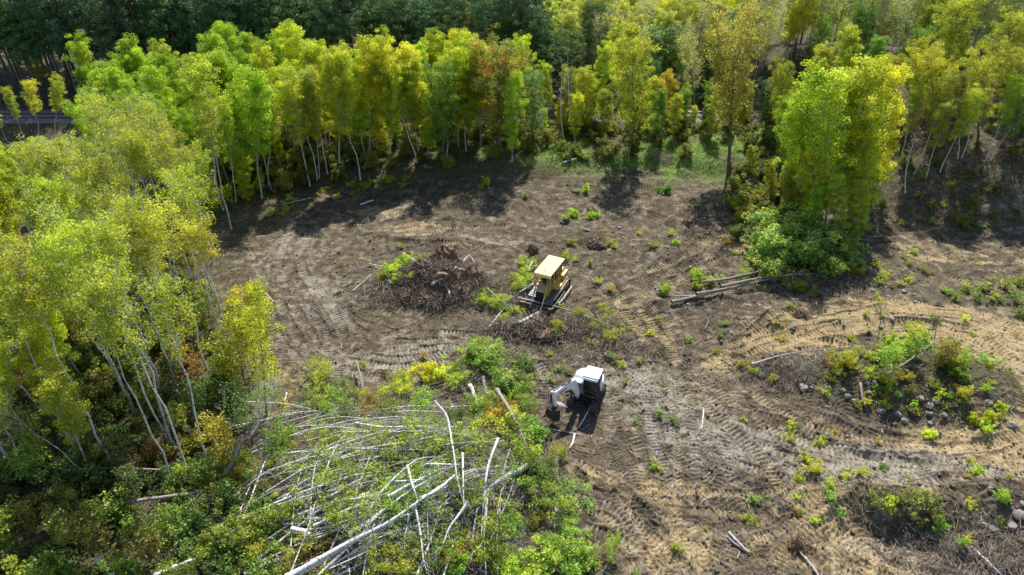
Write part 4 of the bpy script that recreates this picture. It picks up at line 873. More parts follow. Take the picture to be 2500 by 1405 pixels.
    for s in (-1, 1):
        bm = NB(); bpipe(bm, [(s * .78, -1.36, 2.78), (s * .79, -1.38, 2.3), (s * .76, -1.36, 1.95), (s * .70, -1.2, 1.66), (s * .55, -.8, 1.5), (s * .46, -.5, 1.4)], .05); bobj('sweep_post', roof, YP, bm)
        bm = NB(); bpipe(bm, [(s * .55, -1.38, 2.75), (s * .56, -1.5, 2.2), (s * .53, -1.66, 1.7)], .045); bobj('guard_post', roof, YP, bm)
        bm = NB()
        for q in (-1.1, -.75): bpipe(bm, [(s * .8, -1.3, 2.75 + (q + 1.1) * .2), (s * .76, q, 2.2), (s * .62, q + .25, 1.66)], .028)
        bobj('side_brace', roof, YP, bm)
        # lift cylinder to the blade
        bm = NB(); bcyl(bm, (s * .53, -1.62, 1.75), (s * .54, -1.95, 1.25), .07); c = bobj('lift_cylinder', o, YP, bm)
        bm = NB(); bcyl(bm, (s * .54, -1.95, 1.25), (s * .56, -2.5, .45), .035); bobj('piston_rod', c, CHR, bm)
    # rear: tank and ripper mount
    bm = NB(); bprism(bm, [(1.12, 1.12), (1.75, 1.2), (1.82, 1.75), (1.7, 1.85), (1.12, 1.85)], -.62, .62, 'X'); bobj('fuel_tank', o, YP, bm, .04)
    bm = NB(); bprism(bm, [(.85, 1.2), (1.75, 1.35), (1.8, 1.62), (.85, 1.62)], .66, .98, 'X'); bobj('battery_box', o, YP, bm, .03)
    bm = NB(); bprism(bm, [(.85, 1.2), (1.75, 1.35), (1.8, 1.62), (.85, 1.62)], -.98, -.66, 'X'); bobj('battery_box', o, YP, bm, .03)
    bm = NB(); bbox(bm, -.3, .3, 1.65, 2.0, .5, .9); bobj('drawbar', o, BLK, bm, .03)
    # lever and hydraulic hoses
    bm = NB()
    for s in (-1, 1): bpipe(bm, [(s * .5, -1.6, 1.7), (s * .48, -1.9, 1.55), (s * .42, -1.78, 1.3)], .02)
    bobj('hydraulic_hose', o, BLK, bm)
    # curved blade
    bm = NB(); n = 9; outer = [(-2.55 - .28 * math.cos(R(a)) + .12, .42 + .48 * math.sin(R(a))) for a in np.linspace(-75, 75, n)]; inner = [(p[0] + .05, p[1]) for p in outer[::-1]]
    outer = [(-2.52 + .30 * (math.cos(R(a)) - .3) * 1, .42 + .48 * math.sin(R(a))) for a in np.linspace(-78, 78, n)]; inner = [(p[0] + .06, p[1]) for p in outer[::-1]]
    bprism(bm, outer + inner, -1.6, 1.6, 'X'); bl = bobj('blade', o, RUST, bm, .008)
    bm = NB(); bbox(bm, -1.62, 1.62, -2.62, -2.5, -.08, .04); bobj('cutting_edge', bl, STEEL, bm, .01)
    o.scale = (.84, 1.14, 1.0)
    return o
dozer = make_dozer()

# ------------------------------------------------------------------ compact excavator
def make_excavator():
    x, y, z = at(1432, 985); x0, y0 = x, y + .35
    o = tag(empty('excavator', (x0, y0, float(gz(x0, y0)) - .03), R(-22)), 'small white excavator with black cab, bucket lowered beside the brush pile', 'excavator')
    for s in (-1, 1):
        xc = s * .80
        bm = NB(); track_mesh(bm, xc, .42, 1.9, .26, .27, .29, .30, 44, .045, .04); bobj('rubber_track', o, RUB, bm)
        bm = NB(); bprism(bm, [(-.95, .18), (.95, .18), (.9, .42), (-.9, .42)], xc - .11, xc + .11, 'X'); bobj('track_frame', o, BLK, bm, .02)
        for q in (-.95, .95):
            bm = NB(); bcyl(bm, (xc - .13, q, .295), (xc + .13, q, .295), .22, seg=18); bobj('track_wheel', o, BLK, bm, .02)
    bm = NB(); bbox(bm, -.6, .6, -.55, .55, .34, .56); bcyl(bm, (0, 0, .5), (0, 0, .74), .42, seg=24); bobj('undercarriage', o, BLK, bm, .02)
    bm = NB(); bprism(bm, [(1.32, .18), (1.42, .14), (1.42, .50), (1.32, .46)], -1.0, 1.0, 'X'); bbox(bm, -.5, -.38, .6, 1.35, .3, .4); bbox(bm, .38, .5, .6, 1.35, .3, .4); bobj('dozer_blade', o, BLK, bm, .015)
    # house
    bm = NB(); bprism(bm, [(-.95, -.62), (.95, -.62), (.95, .55)] + [(.95 * math.cos(R(a)), .55 + .72 * math.sin(R(a))) for a in range(15, 180, 15)] + [(-.95, .55)], .74, .92, 'Z'); bobj('house_floor', o, BLK, bm, .02)
    bm = NB(); bprism(bm, [(-.95, .1), (.95, .1), (.95, .55)] + [(.95 * math.cos(R(a)), .55 + .75 * math.sin(R(a))) for a in range(15, 180, 15)] + [(-.95, .55)], .93, 1.62, 'Z'); bobj('engine_cover', o, WHT, bm, .13, True, 4)
    bm = NB(); bprism(bm, [(-.66, .93), (.25, .93), (.25, 1.60), (-.15, 1.58), (-.52, 1.28), (-.66, 1.08)], -.94, -.16, 'X'); bobj('side_cover', o, WHT, bm, .09, True, 4)
    bm = NB(); bprism(bm, [(-.74, .93), (-.67, .93), (-.67, 1.1), (-.3, 1.5), (-.35, 1.54), (-.74, 1.14)], -.93, -.2, 'X'); bobj('front_panel', o, BLK, bm, .01)
    # cab
    cx0, cx1, y0_, y1_ = -.12, .86, -.78, .42
    bm = NB(); bprism(bm, [(y0_, .93), (y1_, .93), (y1_, 1.32), (y0_ - .02, 1.12)], cx0, cx1, 'X'); cab = bobj('cab', o, BLK, bm, .02)
    bm = NB(); bprism(bm, [(y0_ + .06, 1.2), (y1_ - .05, 1.3), (y1_ - .08, 2.38), (y0_ + .2, 2.38)], cx0 + .05, cx1 - .05, 'X'); bobj('cab_glass', cab, GLS, bm)
    bm = NB()
    for xx in (cx0 + .03, cx1 - .03):
        bpipe(bm, [(xx, y0_ + .02, .95), (xx, y0_ + .03, 1.3), (xx, y0_ + .1, 1.9), (xx, y0_ + .18, 2.42)], .036); bpipe(bm, [(xx, y1_ - .02, .95), (xx, y1_ - .02, 1.7), (xx, y1_ - .05, 2.42)], .036)
        bpipe(bm, [(xx, -.15, 1.0), (xx, -.15, 1.7), (xx, -.13, 2.42)], .026)
    for zz, yy in ((1.38, y0_ + .02), (2.36, y0_ + .16), (1.0, y0_)): bcyl(bm, (cx0, yy, zz), (cx1, yy, zz), .028)
    bobj('cab_frame', cab, BLK, bm)
    bm = NB(); bbox(bm, .15, .6, -.25, .2, 1.2, 1.32); bbox(bm, .15, .6, .1, .22, 1.3, 1.9); bobj('operator_seat', cab, SEAT, bm, .03)
    bm = NB(); bprism(bm, [(y0_ - .0, 2.43), (y1_ + .02, 2.43), (y1_ - .02, 2.55), (y0_ + .1, 2.55)], cx0 - .02, cx1 + .02, 'X'); rf = bobj('roof', cab, WHT, bm, .035, False, 3)
    bm = NB(); bprism(bm, [(y0_ + .0, 2.30), (y0_ - .06, 2.33), (y0_ - .02, 2.45), (y0_ + .03, 2.45)], cx0 + .02, cx1 - .02, 'X'); bobj('visor', rf, simple('grey_visor', (.45, .46, .48), .4), bm, .01)
    bm = NB()
    for xx in (cx0 - .02, cx1 + .06): bbox(bm, xx - .03, xx + .03, y0_ - .06, y0_ - .02, 1.9, 2.12)
    bobj('mirror', cab, BLK, bm, .01)
    bm = NB()
    for xx in (cx0 + .55, cx0 + .75): bcyl(bm, (xx, y0_ - .02, 1.06), (xx, y0_ - .07, 1.06), .05)
    bobj('work_light', cab, CHR, bm)
    # front equipment in its own plane: frame of reference d (out) and z, swung to the viewer's left
    sw = bpy.data.objects.new('swing_frame', None)
    yaw = R(-26)                                   # extra swing towards the viewer's left
    px_, py_ = -.36, -.86
    def W_(d, z, off=0.):                          # local point at reach d, height z, sideways off
        return (px_ + math.sin(yaw) * d + math.cos(yaw) * off, py_ - math.cos(yaw) * d + math.sin(yaw) * off, z)
    def plate(name, prof, w, mat, bev=.015, parent=o, off=0., holes=None):
        bm = NB(); A = [bm.verts.new(W_(d, z, off - w / 2)) for d, z in prof]; B = [bm.verts.new(W_(d, z, off + w / 2)) for d, z in prof]; n = len(prof)
        bm.faces.new(A); bm.faces.new(B[::-1]); [bm.faces.new([A[i], B[i], B[(i + 1) % n], A[(i + 1) % n]]) for i in range(n)]
        return bobj(name, parent, mat, bm, bev)
    bpy.data.objects.remove(sw)
    bm = NB(); bcyl(bm, (px_, py_, .62), (px_, py_, 1.0), .13, seg=16); bbox(bm, px_ - .16, px_ + .16, py_, py_ + .35, .68, .94); bobj('swing_post', o, BLK, bm, .015)
    # boom: pivot -> knee -> tip
    K, T = (.62, 2.32), (2.28, 2.42)
    boom = plate('boom', [(-.10, .82), (.10, .78), (.42, 1.55), (.86, 2.02), (1.2, 2.12), (T[0] + .05, T[1] - .13), (T[0] + .1, T[1] + .02), (T[0], T[1] + .12), (1.5, 2.55), (.78, 2.66), (.52, 2.62), (.34, 2.4), (.06, 1.6)], .22, WHT, .02)
    # lettering on the side facing the camera
    cu = bpy.data.curves.new('lettering', 'FONT'); cu.body = 'Bobcat'; cu.size = .24; cu.extrude = .003; cu.align_x = 'CENTER'; cu.align_y = 'CENTER'; cu.space_character = 1.0; cu.offset = .004
    tmp = bpy.data.objects.new('lettering', cu); COL.objects.link(tmp); bpy.context.view_layer.update()
    me = bpy.data.meshes.new_from_object(tmp.evaluated_get(bpy.context.evaluated_depsgraph_get())); bpy.data.objects.remove(tmp); me.materials.clear(); me.materials.append(BLK)
    d_ = Vector((math.sin(yaw), -math.cos(yaw), 0)); off_ = Vector((math.cos(yaw), math.sin(yaw), 0)); zz = Vector((0, 0, 1))
    sl = (T[1] - 2.38) / (T[0] - 1.2)
    xa = (-d_ * 1.0 + zz * 0.05).normalized(); na = off_; ya = na.cross(xa)
    mt = Matrix((xa, ya, na)).transposed().to_4x4(); mt.translation = Vector(W_(1.55, 2.33, .1125))
    lt = link('lettering', me, boom); lt.matrix_local = mt
    bm = NB(); bcyl(bm, W_(.72, 2.74, 0), W_(1.65, 2.72, 0), .055); bobj('arm_cylinder', boom, BLK, bm)
    bm = NB(); bcyl(bm, W_(1.65, 2.72, 0), W_(2.46, 2.66, 0), .03); bobj('arm_rod', boom, CHR, bm)
    bm = NB(); bcyl(bm, W_(.25, .66, 0), W_(.5, 1.2, 0), .06); bcyl(bm, W_(.5, 1.2, 0), W_(.95, 1.95, 0), .032); bobj('boom_cylinder', boom, CHR, bm)
    # arm hangs down from the boom tip and back
    arm = plate('arm', [(2.50, 2.72), (2.30, 2.66), (2.16, 2.40), (2.12, 2.0), (2.04, 1.2), (2.16, 1.18), (2.34, 1.9), (2.50, 2.35)], .18, WHT, .02)
    bm = NB(); bcyl(bm, W_(2.56, 2.5, 0), W_(2.46, 1.8, 0), .055); bobj('bucket_cylinder', arm, BLK, bm)
    bm = NB(); bcyl(bm, W_(2.46, 1.8, 0), W_(2.36, 1.32, 0), .03); bobj('bucket_rod', arm, CHR, bm)
    bm = NB(); bpipe(bm, [W_(1.0, 2.7, .1), W_(2.1, 2.78, .12), W_(2.52, 2.74, .12), W_(2.6, 2.3, .12), W_(2.42, 1.5, .1)], .022); bpipe(bm, [W_(1.0, 2.66, -.1), W_(2.2, 2.74, -.12), W_(2.6, 2.7, -.12), W_(2.64, 2.2, -.12)], .022); bobj('hydraulic_hose', arm, BLK, bm)
    # bucket: curved shell with side plates and teeth, mouth towards the machine
    bk = [(2.30, 1.24), (2.52, 1.16), (2.66, .92), (2.66, .62), (2.50, .38), (2.24, .26), (1.92, .22)]
    ins = [(1.92, .25), (2.22, .30), (2.46, .41), (2.61, .64), (2.61, .90), (2.49, 1.12), (2.30, 1.20)]
    b = plate('bucket', bk + ins, .62, BUC, 0.)
    for s in (-1, 1): plate('side_plate', bk + [(2.0, 1.08)], .03, BUC, 0., b, s * .31)
    for q in np.linspace(-.27, .27, 5): plate('bucket_tooth', [(1.95, .19), (1.95, .27), (1.78, .21)], .06, STEEL, 0., b, q)
    plate('bucket_ears', [(2.0, 1.05), (2.42, 1.08), (2.36, 1.34), (2.05, 1.34)], .2, BLK, .01, b)
    # clamping thumb: two rails with cross bars
    th_ = plate('thumb', [(2.0, 1.42), (1.97, 1.37), (1.36, .96), (1.34, 1.0)], .035, WHT, 0., arm, -.2); plate('thumb_rail', [(2.0, 1.42), (1.97, 1.37), (1.36, .96), (1.34, 1.0)], .035, WHT, 0., th_, .37)
    bm = NB()
    for q in (.12, .38, .64, .9): bcyl(bm, W_(1.96 - .58 * q, 1.42 - .40 * q, -.21), W_(1.96 - .58 * q, 1.42 - .40 * q, .38), .018)
    bobj('thumb_bars', th_, WHT, bm)
    return o
excavator = make_excavator()
M['darktwig'] = bark_mat('weathered_twigs', (.29, .225, .16), (.11, .08, .055), (3, 3, 3), .52)
# ------------------------------------------------------------------ helpers for ground things, in photo pixels
def inpoly(u, v, P):
    c = False; j = len(P) - 1
    for i in range(len(P)):
        if (P[i][1] > v) != (P[j][1] > v) and u < (P[j][0] - P[i][0]) * (v - P[i][1]) / (P[j][1] - P[i][1]) + P[i][0]: c = not c
        j = i
    return c
def path_px(px, zs, n=None):
    """polyline through the places under these pixels; zs = height above the ground there"""
    P = []
    if isinstance(zs, (int, float)): zs = [zs] * len(px)
    for (u, v), h in zip(px, zs):
        a, b, c = ray(u, v); z = 0.
        for _ in range(12):
            t = (z + h - CAM_H) / c; z = .5 * z + .5 * float(gz(a * t, b * t))
        P.append((a * t, b * t, z + h))
    return spline(P, n or max(6, len(P) * 4))

def Z8(pts, ox, oy, s): return [(ox + x / s, oy + y / s) for x, y in pts]
def Q(*pts): return Z8(pts, 600, 850, 2.531)
def S(*pts): return Z8(pts, 0, 900, 2.7825)
# ------------------------------------------------------------------ felled trunks in the big brush pile: (pixels, heights, radius, wood, leaves, words)
PILE = [
 (Q((250,1420),(640,1200),(860,1090),(1050,960),(1290,790)), [.9,1.0,1.1,1.2,.9], .115, 'birch', 0, 'longest white birch trunk, running up from the bottom border'),
 (Q((330,1400),(640,1215),(830,1095)), [.7,.8,1.0], .10, 'birch', 0, 'white trunk lying tight beside the longest trunk'),
 (Q((640,1150),(760,1070),(1020,880),(1260,740)), [.6,.7,1.0,1.0], .085, 'birch', 0, 'white trunk crossing the middle of the brush pile'),
 (Q((680,465),(860,490),(1080,485),(1260,520),(1510,590)), [.5,.7,.8,.8,.5], .06, 'birch', 120, 'arched thin birch along the top of the brush pile'),
 (Q((430,660),(700,560),(900,520),(1340,512)), [.4,.6,.8,.8], .055, 'birch', 150, 'thin pale birch under the arched one'),
 (Q((560,690),(760,620),(1000,580),(1260,530),(1420,535)), [.3,.5,.7,.8,.6], .065, 'birch', 150, 'straight pale birch in the upper pile'),
 (Q((-20,1060),(250,930),(500,840),(700,780),(880,760)), [.5,.8,1.0,.9,.7], .07, 'birch', 300, 'long curved birch reaching left out of the pile'),
 (Q((370,1060),(500,970),(640,890)), [.3,.5,.6], .05, 'greybark', 0, 'thin grey stem left in the pile'),
 (Q((720,1080),(830,900),(1000,730),(1090,680),(1200,675)), [.6,.9,1.2,1.2,1.0], .07, 'birch', 0, 'hooked birch stem rising and bending right'),
 (Q((1000,725),(1030,850),(1070,970)), [1.3,1.2,1.1], .055, 'birch', 0, 'short white stem lying across the longest trunk'),
 (Q((1165,330),(1240,420),(1270,560),(1290,680),(1310,830),(1350,975)), [2.2,1.6,1.3,1.2,1.2,1.0], .06, 'birch', 0, 'bare birch with forked twig top pointing up the photo'),
 (Q((1375,945),(1340,1000),(1260,1110),(1220,1210),(1155,1330)), [1.1,1.0,.9,.7,.5], .075, 'birch', 0, 'blue-grey shaded birch limb below the bare birch'),
 (Q((1560,560),(1500,720),(1475,900),(1460,1100),(1450,1310)), [1.2,1.1,1.0,.8,.6], .07, 'birch', 200, 'upright-lying birch with leafy top near the dark trunk'),
 (Q((1490,870),(1485,1000),(1475,1150),(1485,1400)), [.9,.9,.8,.6], .085, 'birch', 0, 'thick birch trunk lying toward the bottom border'),
 (Q((1340,650),(1345,900),(1355,1080)), [1.0,1.0,.7], .055, 'birch', 0, 'narrow stem between the bare birch and leafy birch'),
 (Q((1550,260),(1640,400),(1720,570),(1785,725)), [1.6,1.3,.9,.4], .12, 'log', 260, 'dark leaning trunk at the upper right of the pile'),
 (Q((1740,728),(1600,805),(1505,865)), [.4,.5,.5], .13, 'greybark', 0, 'short thick grey log at the right of the pile'),
 (Q((1890,670),(1840,740),(1790,810)), [.3,.3,.2], .09, 'log', 0, 'short brown log near the long log'),
 (Q((1917,680),(1922,900),(1912,1100),(1905,1265)), [.25,.25,.25,.2], .125, 'log', 0, 'long straight grey log lying alone on the soil below the excavator'),
 (Q((1885,785),(1790,860),(1700,930),(1600,1050)), [.3,.4,.5,.4], .05, 'greybark', 0, 'thin forked limb reaching down left from the long log'),
 (Q((1045,970),(1080,1150),(1100,1320),(1135,1410)), [1.0,.9,.8,.7], .06, 'birch', 0, 'crooked white stem going down from the longest trunk'),
 (Q((1010,1030),(980,1180),(950,1290),(945,1400)), [.7,.6,.5,.4], .045, 'birch', 60, 'thin crooked stem left of the crooked white stem'),
 (Q((610,610),(760,575),(860,540),(960,500)), [.4,.5,.6,.7], .09, 'log', 0, 'dark thick trunk under the arched birch'),
 (Q((1080,930),(1180,880),(1290,790)), [1.1,1.1,1.0], .06, 'birch', 0, 'short white stem beside the end of the longest trunk'),
 (Q((640,940),(820,910),(1090,870)), [.8,.8,.8], .06, 'greybark', 0, 'level grey stem in the heart of the pile'),
 (Q((900,825),(1110,815)), [.9,.9], .05, 'birch', 0, 'short level birch in the heart of the pile'),
 (Q((1110,718),(1320,722)), [.9,.8], .05, 'birch', 0, 'short level birch end above the bare birch'),
 (Q((40,1068),(170,1092)), [.5,.5], .09, 'greybark', 0, 'stubby grey log at the left of the pile'),
 (Q((285,1115),(400,1150)), [.5,.5], .12, 'birch', 0, 'thick white log end in the left pile'),
 (Q((-10,1400),(100,1350),(205,1305)), [.5,.5,.5], .07, 'birch', 0, 'white log at the bottom left of the pile'),
 (Q((440,1410),(560,1300),(640,1230)), [.6,.8,.9], .05, 'birch', 0, 'blue-white limb at the bottom border beside the longest trunk'),
 (Q((310,1130),(480,1110),(640,1060),(800,1000)), [.4,.5,.6,.7], .05, 'birch', 80, 'lowest of the fanned thin birches'),
 (Q((300,1190),(460,1150),(620,1090),(760,1000)), [.35,.5,.6,.7], .04, 'greybark', 60, 'fanned thin stem, second from below'),
 (Q((330,1230),(430,1190),(540,1120)), [.3,.3,.4], .035, 'birch', 0, 'thin white stick in the fanned bundle'),
 (Q((380,1250),(450,1200),(560,1110)), [.3,.3,.4], .03, 'birch', 0, 'thinnest white stick in the fanned bundle'),
 (Q((360,1060),(560,1045),(680,1035)), [.5,.5,.6], .05, 'greybark', 0, 'level stem left of the fanned bundle'),
 (Q((420,1100),(600,1010),(790,930),(840,880)), [.6,.8,.9,.9], .06, 'birch', 60, 'upper birch of the fanned bundle'),
 (Q((700,1180),(800,1050),(1000,900),(1130,820)), [.5,.7,.9,.9], .06, 'birch', 0, 'white stem parallel above the longest trunk'),
 (Q((880,920),(1000,850),(1180,760),(1250,735)), [1.1,1.1,1.1,1.0], .07, 'birch', 0, 'bright trunk ending near the short level birch'),
 (Q((1385,225),(1410,290),(1440,370)), [1.0,.7,.5], .12, 'birch', 0, 'thick white stump leaning in the green leaves'),
 (Q((1465,180),(1480,260),(1500,345)), [1.2,.9,.5], .10, 'log', 120, 'brown trunk beside the thick white stump'),
 (Q((960,265),(1050,310)), [.4,.3], .08, 'log', 0, 'short brown log behind the yellow leaves'),
 (Q((1040,370),(1130,290),(1270,235)), [.3,.4,.4], .055, 'log', 0, 'brown branch right of the yellow leaves'),
 (Q((1700,790),(1650,900),(1600,960)), [.6,.5,.4], .045, 'greybark', 0, 'crooked limb below the thick grey log'),
 (Q((300,710),(520,600),(640,560),(860,515)), [.4,.5,.6,.7], .04, 'birch', 150, 'thin birch tip fanning out at the upper left of the pile'),
 (Q((330,760),(560,690),(800,640),(1010,600)), [.4,.5,.6,.6], .045, 'birch', 150, 'thin birch below the straight pale birch'),
 (Q((620,620),(850,625),(1180,630)), [.5,.6,.6], .05, 'birch', 60, 'level pale stem in the upper pile'),
 (Q((700,700),(900,650),(1150,560)), [.5,.6,.7], .045, 'greybark', 60, 'grey stem slanting through the upper pile'),
 (Q((1600,990),(1700,945),(1880,790)), [.3,.4,.3], .04, 'greybark', 0, 'bent thin limb right of the orange leaves'),
 (Q((1385,1330),(1420,1200),(1440,1120)), [.4,.4,.5], .05, 'log', 0, 'short dark stick low in the pile'),
 (Q((740,1400),(800,1290),(830,1250)), [.3,.4,.4], .08, 'log', 0, 'dark log at the bottom beside green leaves'),
 (S((1050,1410),(1180,1350),(1325,1298)), [.5,.5,.5], .10, 'birch', 0, 'clean white log at the foot of the leaning birches'),
 (S((655,1295),(700,1340),(775,1410)), [.4,.4,.3], .12, 'birch', 0, 'thick speckled birch log at the bottom border'),
 (S((870,1350),(930,1400)), [.4,.3], .09, 'birch', 0, 'short log end at the bottom border'),
 (S((430,697),(700,680),(1100,688)), [.6,.6,.5], .06, 'log', 0, 'level dark pole behind the leaning trunks'),
 (S((860,912),(1150,870),(1370,838)), [.7,.7,.6], .09, 'log', 0, 'dark trunk lying at the feet of the leaning birches'),
 (S((1180,1250),(1260,1110),(1340,985)), [.5,.5,.6], .12, 'log', 0, 'dark pair log slanting up, left one'),
 (S((1215,1260),(1300,1130),(1375,1000)), [.5,.5,.6], .10, 'log', 0, 'dark pair log slanting up, right one'),
 (S((1480,830),(1530,720),(1580,640),(1650,450)), [.3,.6,.9,1.8], .14, 'log', 0, 'snapped dark trunk with torn roots'),
 (S((1690,480),(1750,380),(1795,275)), [.4,.8,1.6], .055, 'birch', 0, 'white stem leaning against the dark sapling trunk'),
 (S((1445,960),(1500,900),(1550,840)), [.4,.5,.5], .05, 'birch', 0, 'short pale stem by the torn roots'),
 (S((1490,900),(1590,880),(1640,810)), [.4,.5,.5], .055, 'greybark', 0, 'pale split stem by the torn roots'),
 # bundle at the right, debris round the dozer, logs on the soil
 ([(1640,738),(1750,712),(1850,690),(1960,660)], [.25,.35,.4,.4], .10, 'log', 90, 'lowest trunk of the log bundle under the green bushes'),
 ([(1700,718),(1800,700),(1900,676),(1990,655)], [.5,.6,.6,.5], .09, 'log', 90, 'middle trunk of the log bundle under the green bushes'),
 ([(1715,690),(1790,678),(1860,662)], [.6,.7,.7], .11, 'log', 0, 'uppermost short trunk of the log bundle'),
 ([(1760,700),(1850,680),(1930,672),(2040,665)], [.8,.8,.7,.5], .085, 'log', 90, 'brown trunk of the bundle running farthest right'),
 ([(1720,722),(1640,722),(1590,712)], [.2,.2,.15], .06, 'greybark', 0, 'forked thin end of the log bundle'),
 ([(1265,728),(1330,742),(1420,768),(1530,812)], [.75,.6,.4,.2], .07, 'greybark', 120, 'long thin tree lying across in front of the bulldozer'),
 ([(1265,790),(1300,772),(1328,758)], [.35,.4,.45], .14, 'greybark', 0, 'splintered grey log in front of the blade'),
 ([(1195,798),(1225,760),(1255,730)], [.2,.4,.6], .045, 'birch', 0, 'thin white pole left of the bulldozer'),
 ([(1190,705),(1225,735),(1268,762)], [.9,.7,.4], .05, 'greybark', 0, 'leaning bare branch left of the blade'),
 ([(1205,792),(1270,790),(1330,800)], [.2,.25,.2], .08, 'log', 0, 'half-buried log below the blade'),
 ([(1210,803),(1290,806)], [.15,.15], .06, 'log', 0, 'second half-buried log below the blade'),
 ([(1275,705),(1290,690),(1305,672)], [.5,.6,.8], .10, 'log', 0, 'brown log against the left track'),
 ([(1268,715),(1285,705),(1302,693)], [.4,.5,.6], .08, 'greybark', 0, 'pale log against the left track'),
 ([(1362,745),(1378,725),(1396,700)], [.3,.3,.25], .07, 'greybark', 0, 'pale log beside the right push arm'),
 ([(1280,670),(1292,655),(1300,640)], [.4,.5,.5], .09, 'greybark', 0, 'grey log in the leaves behind the left track'),
 ([(1402,1060),(1400,1075),(1392,1095)], [.15,.15,.1], .06, 'birch', 0, 'short white log below the excavator'),
 ([(1445,985),(1430,1015),(1412,1045)], [.15,.15,.15], .035, 'birch', 0, 'thin white branch in the excavator shadow'),
 ([(1328,1042),(1352,1050),(1425,1062)], [.2,.15,.1], .03, 'greybark', 0, 'thin branch from the pile to the white log'),
 ([(1780,1300),(1800,1322),(1830,1352)], [.15,.15,.12], .065, 'greybark', 0, 'pale split log on the lower soil'),
 ([(1775,1310),(1790,1325),(1808,1338)], [.1,.1,.1], .06, 'log', 0, 'short log touching the pale split log'),
 ([(1950,1345),(1985,1385),(2000,1410)], [.15,.15,.1], .045, 'greybark', 0, 'pale crooked branch at the bottom border'),
 ([(2370,1335),(2420,1380),(2450,1412)], [.2,.2,.2], .06, 'greybark', 0, 'grey branch of the tangle at the lower right'),
 ([(1718,1000),(1716,1022),(1712,1050)], [.08,.08,.08], .035, 'birch', 0, 'pale stick on the chevron track'),
 ([(1835,890),(1920,865),(2040,850)], [.35,.45,.5], .055, 'greybark', 0, 'long bare branch at the top left of the shrub mound'),
 ([(2165,915),(2220,880),(2290,830)], [.6,1.0,1.6], .05, 'log', 0, 'dark bare limb leaning over the shrub mound'),
 ([(2100,935),(2105,970),(2112,992)], [.3,.3,.25], .07, 'log', 0, 'short dark log among the stones of the mound'),
 ([(855,690),(835,700)], [.15,.12], .05, 'birch', 0, 'small white log end beside the root pile'),
 ([(1055,695),(1067,686),(1080,680)], [1.1,1.2,1.3], .10, 'birch', 0, 'pale sawn log on top of the root pile'),
 ([(1110,655),(1125,660),(1140,662)], [.9,.8,.7], .13, 'greybark', 0, 'grey log end on the back of the root pile'),
 ([(985,620),(1015,640),(1040,655)], [.6,.8,.9], .07, 'birch', 0, 'white pole sloping from the bush to the root pile'),
 ([(900,645),(925,650),(945,652)], [.2,.2,.25], .05, 'birch', 0, 'white branch sticking out left of the bush'),
 ([(932,720),(942,700),(952,682)], [.1,.3,.5], .06, 'birch', 0, 'white pole leaning at the left foot of the root pile'),
 ([(858,713),(880,695),(905,672)], [.08,.1,.12], .05, 'greybark', 0, 'grey stick on the soil left of the root pile'),
 ([(1130,640),(1146,625),(1160,645)], [1.1,1.4,1.0], .045, 'greybark', 0, 'bent stick poking up behind the root pile'),
 ([(1085,695),(1095,710),(1100,726)], [.9,.8,.6], .07, 'birch', 0, 'pale root end low on the root pile'),
 ([(1105,700),(1120,712),(1132,728)], [.7,.6,.4], .07, 'log', 0, 'brown log low on the right of the root pile'),
 ([(648,718),(658,728),(668,740)], [.12,.12,.1], .10, 'log', 0, 'chunk of log on the soil beyond the orange sapling'),
 ([(690,500),(720,493),(760,483)], [.1,.12,.1], .04, 'birch', 0, 'grey stick at the back left of the clearing'),
 ([(880,500),(900,493),(912,490)], [.1,.1,.1], .08, 'birch', 0, 'pale log chunk at the back of the clearing'),
 ([(1425,560),(1438,562)], [.1,.1], .06, 'birch', 0, 'small pale log behind the bulldozer'),
 ([(1368,540),(1378,545)], [.1,.1], .05, 'birch', 0, 'pale billet below the leafy pair'),
 ([(1375,398),(1390,392),(1408,388)], [.2,.2,.2], .08, 'birch', 0, 'pale log on the grass under the round bush'),
 ([(700,960),(694,985)], [.3,.15], .05, 'birch', 0, 'pale stick standing in the yellow weeds'),
 ([(870,880),(885,940),(893,985)], [.7,.5,.3], .05, 'log', 0, 'thin dark leaning pole above the pile'),
]
PILE = [(a, [q + (.55 if 'pile' in f or 'trunk' in f or 'birch' in f or 'stem' in f else 0) for q in b] if i < 62 else b, c * 1.25, d, e, f) for i, (a, b, c, d, e, f) in enumerate(PILE)]
def mottled(k): return np.random.default_rng(900 + k)
for k, (px, zs, r, wood, nl_, text) in enumerate(PILE):
    gg = mottled(k); P = path_px(px, zs); L = np.linalg.norm(P[-1] - P[0])
    if nl_ or (L > 3 and wood != 'log'):
        base = P[0].copy(); W, Lf = tree_geo(gg, P - base, r, .35 if nl_ else .5, .9 if nl_ else .7, 9 if nl_ else 6, int(nl_ * 3.2), .14, .32, .7, 'oval', twigs=3 if nl_ else 2, sides=7)
        o = tag(empty('felled_tree', base), text, 'felled tree', 'felled trunks'); link('trunk', W.mesh('trunk', M[wood], True), o)
        me = Lf.mesh('foliage', M['shrub'])
        if me is not None: c = link('foliage', me, o); c.color = (*jit(cmix(GREEN, YG, gg.uniform(.2, .8)), gg), 1)
    else:
        q = np.linspace(0, 1, len(P)); V, F = tube(P - P[0] + gg.normal(0, r * .15, P.shape), r * (1.05 - .35 * q), 6, True)
        o = link('log', mesh_from('log', V, F, M[wood], True), None, P[0]); tag(o, text, 'log', 'loose logs')

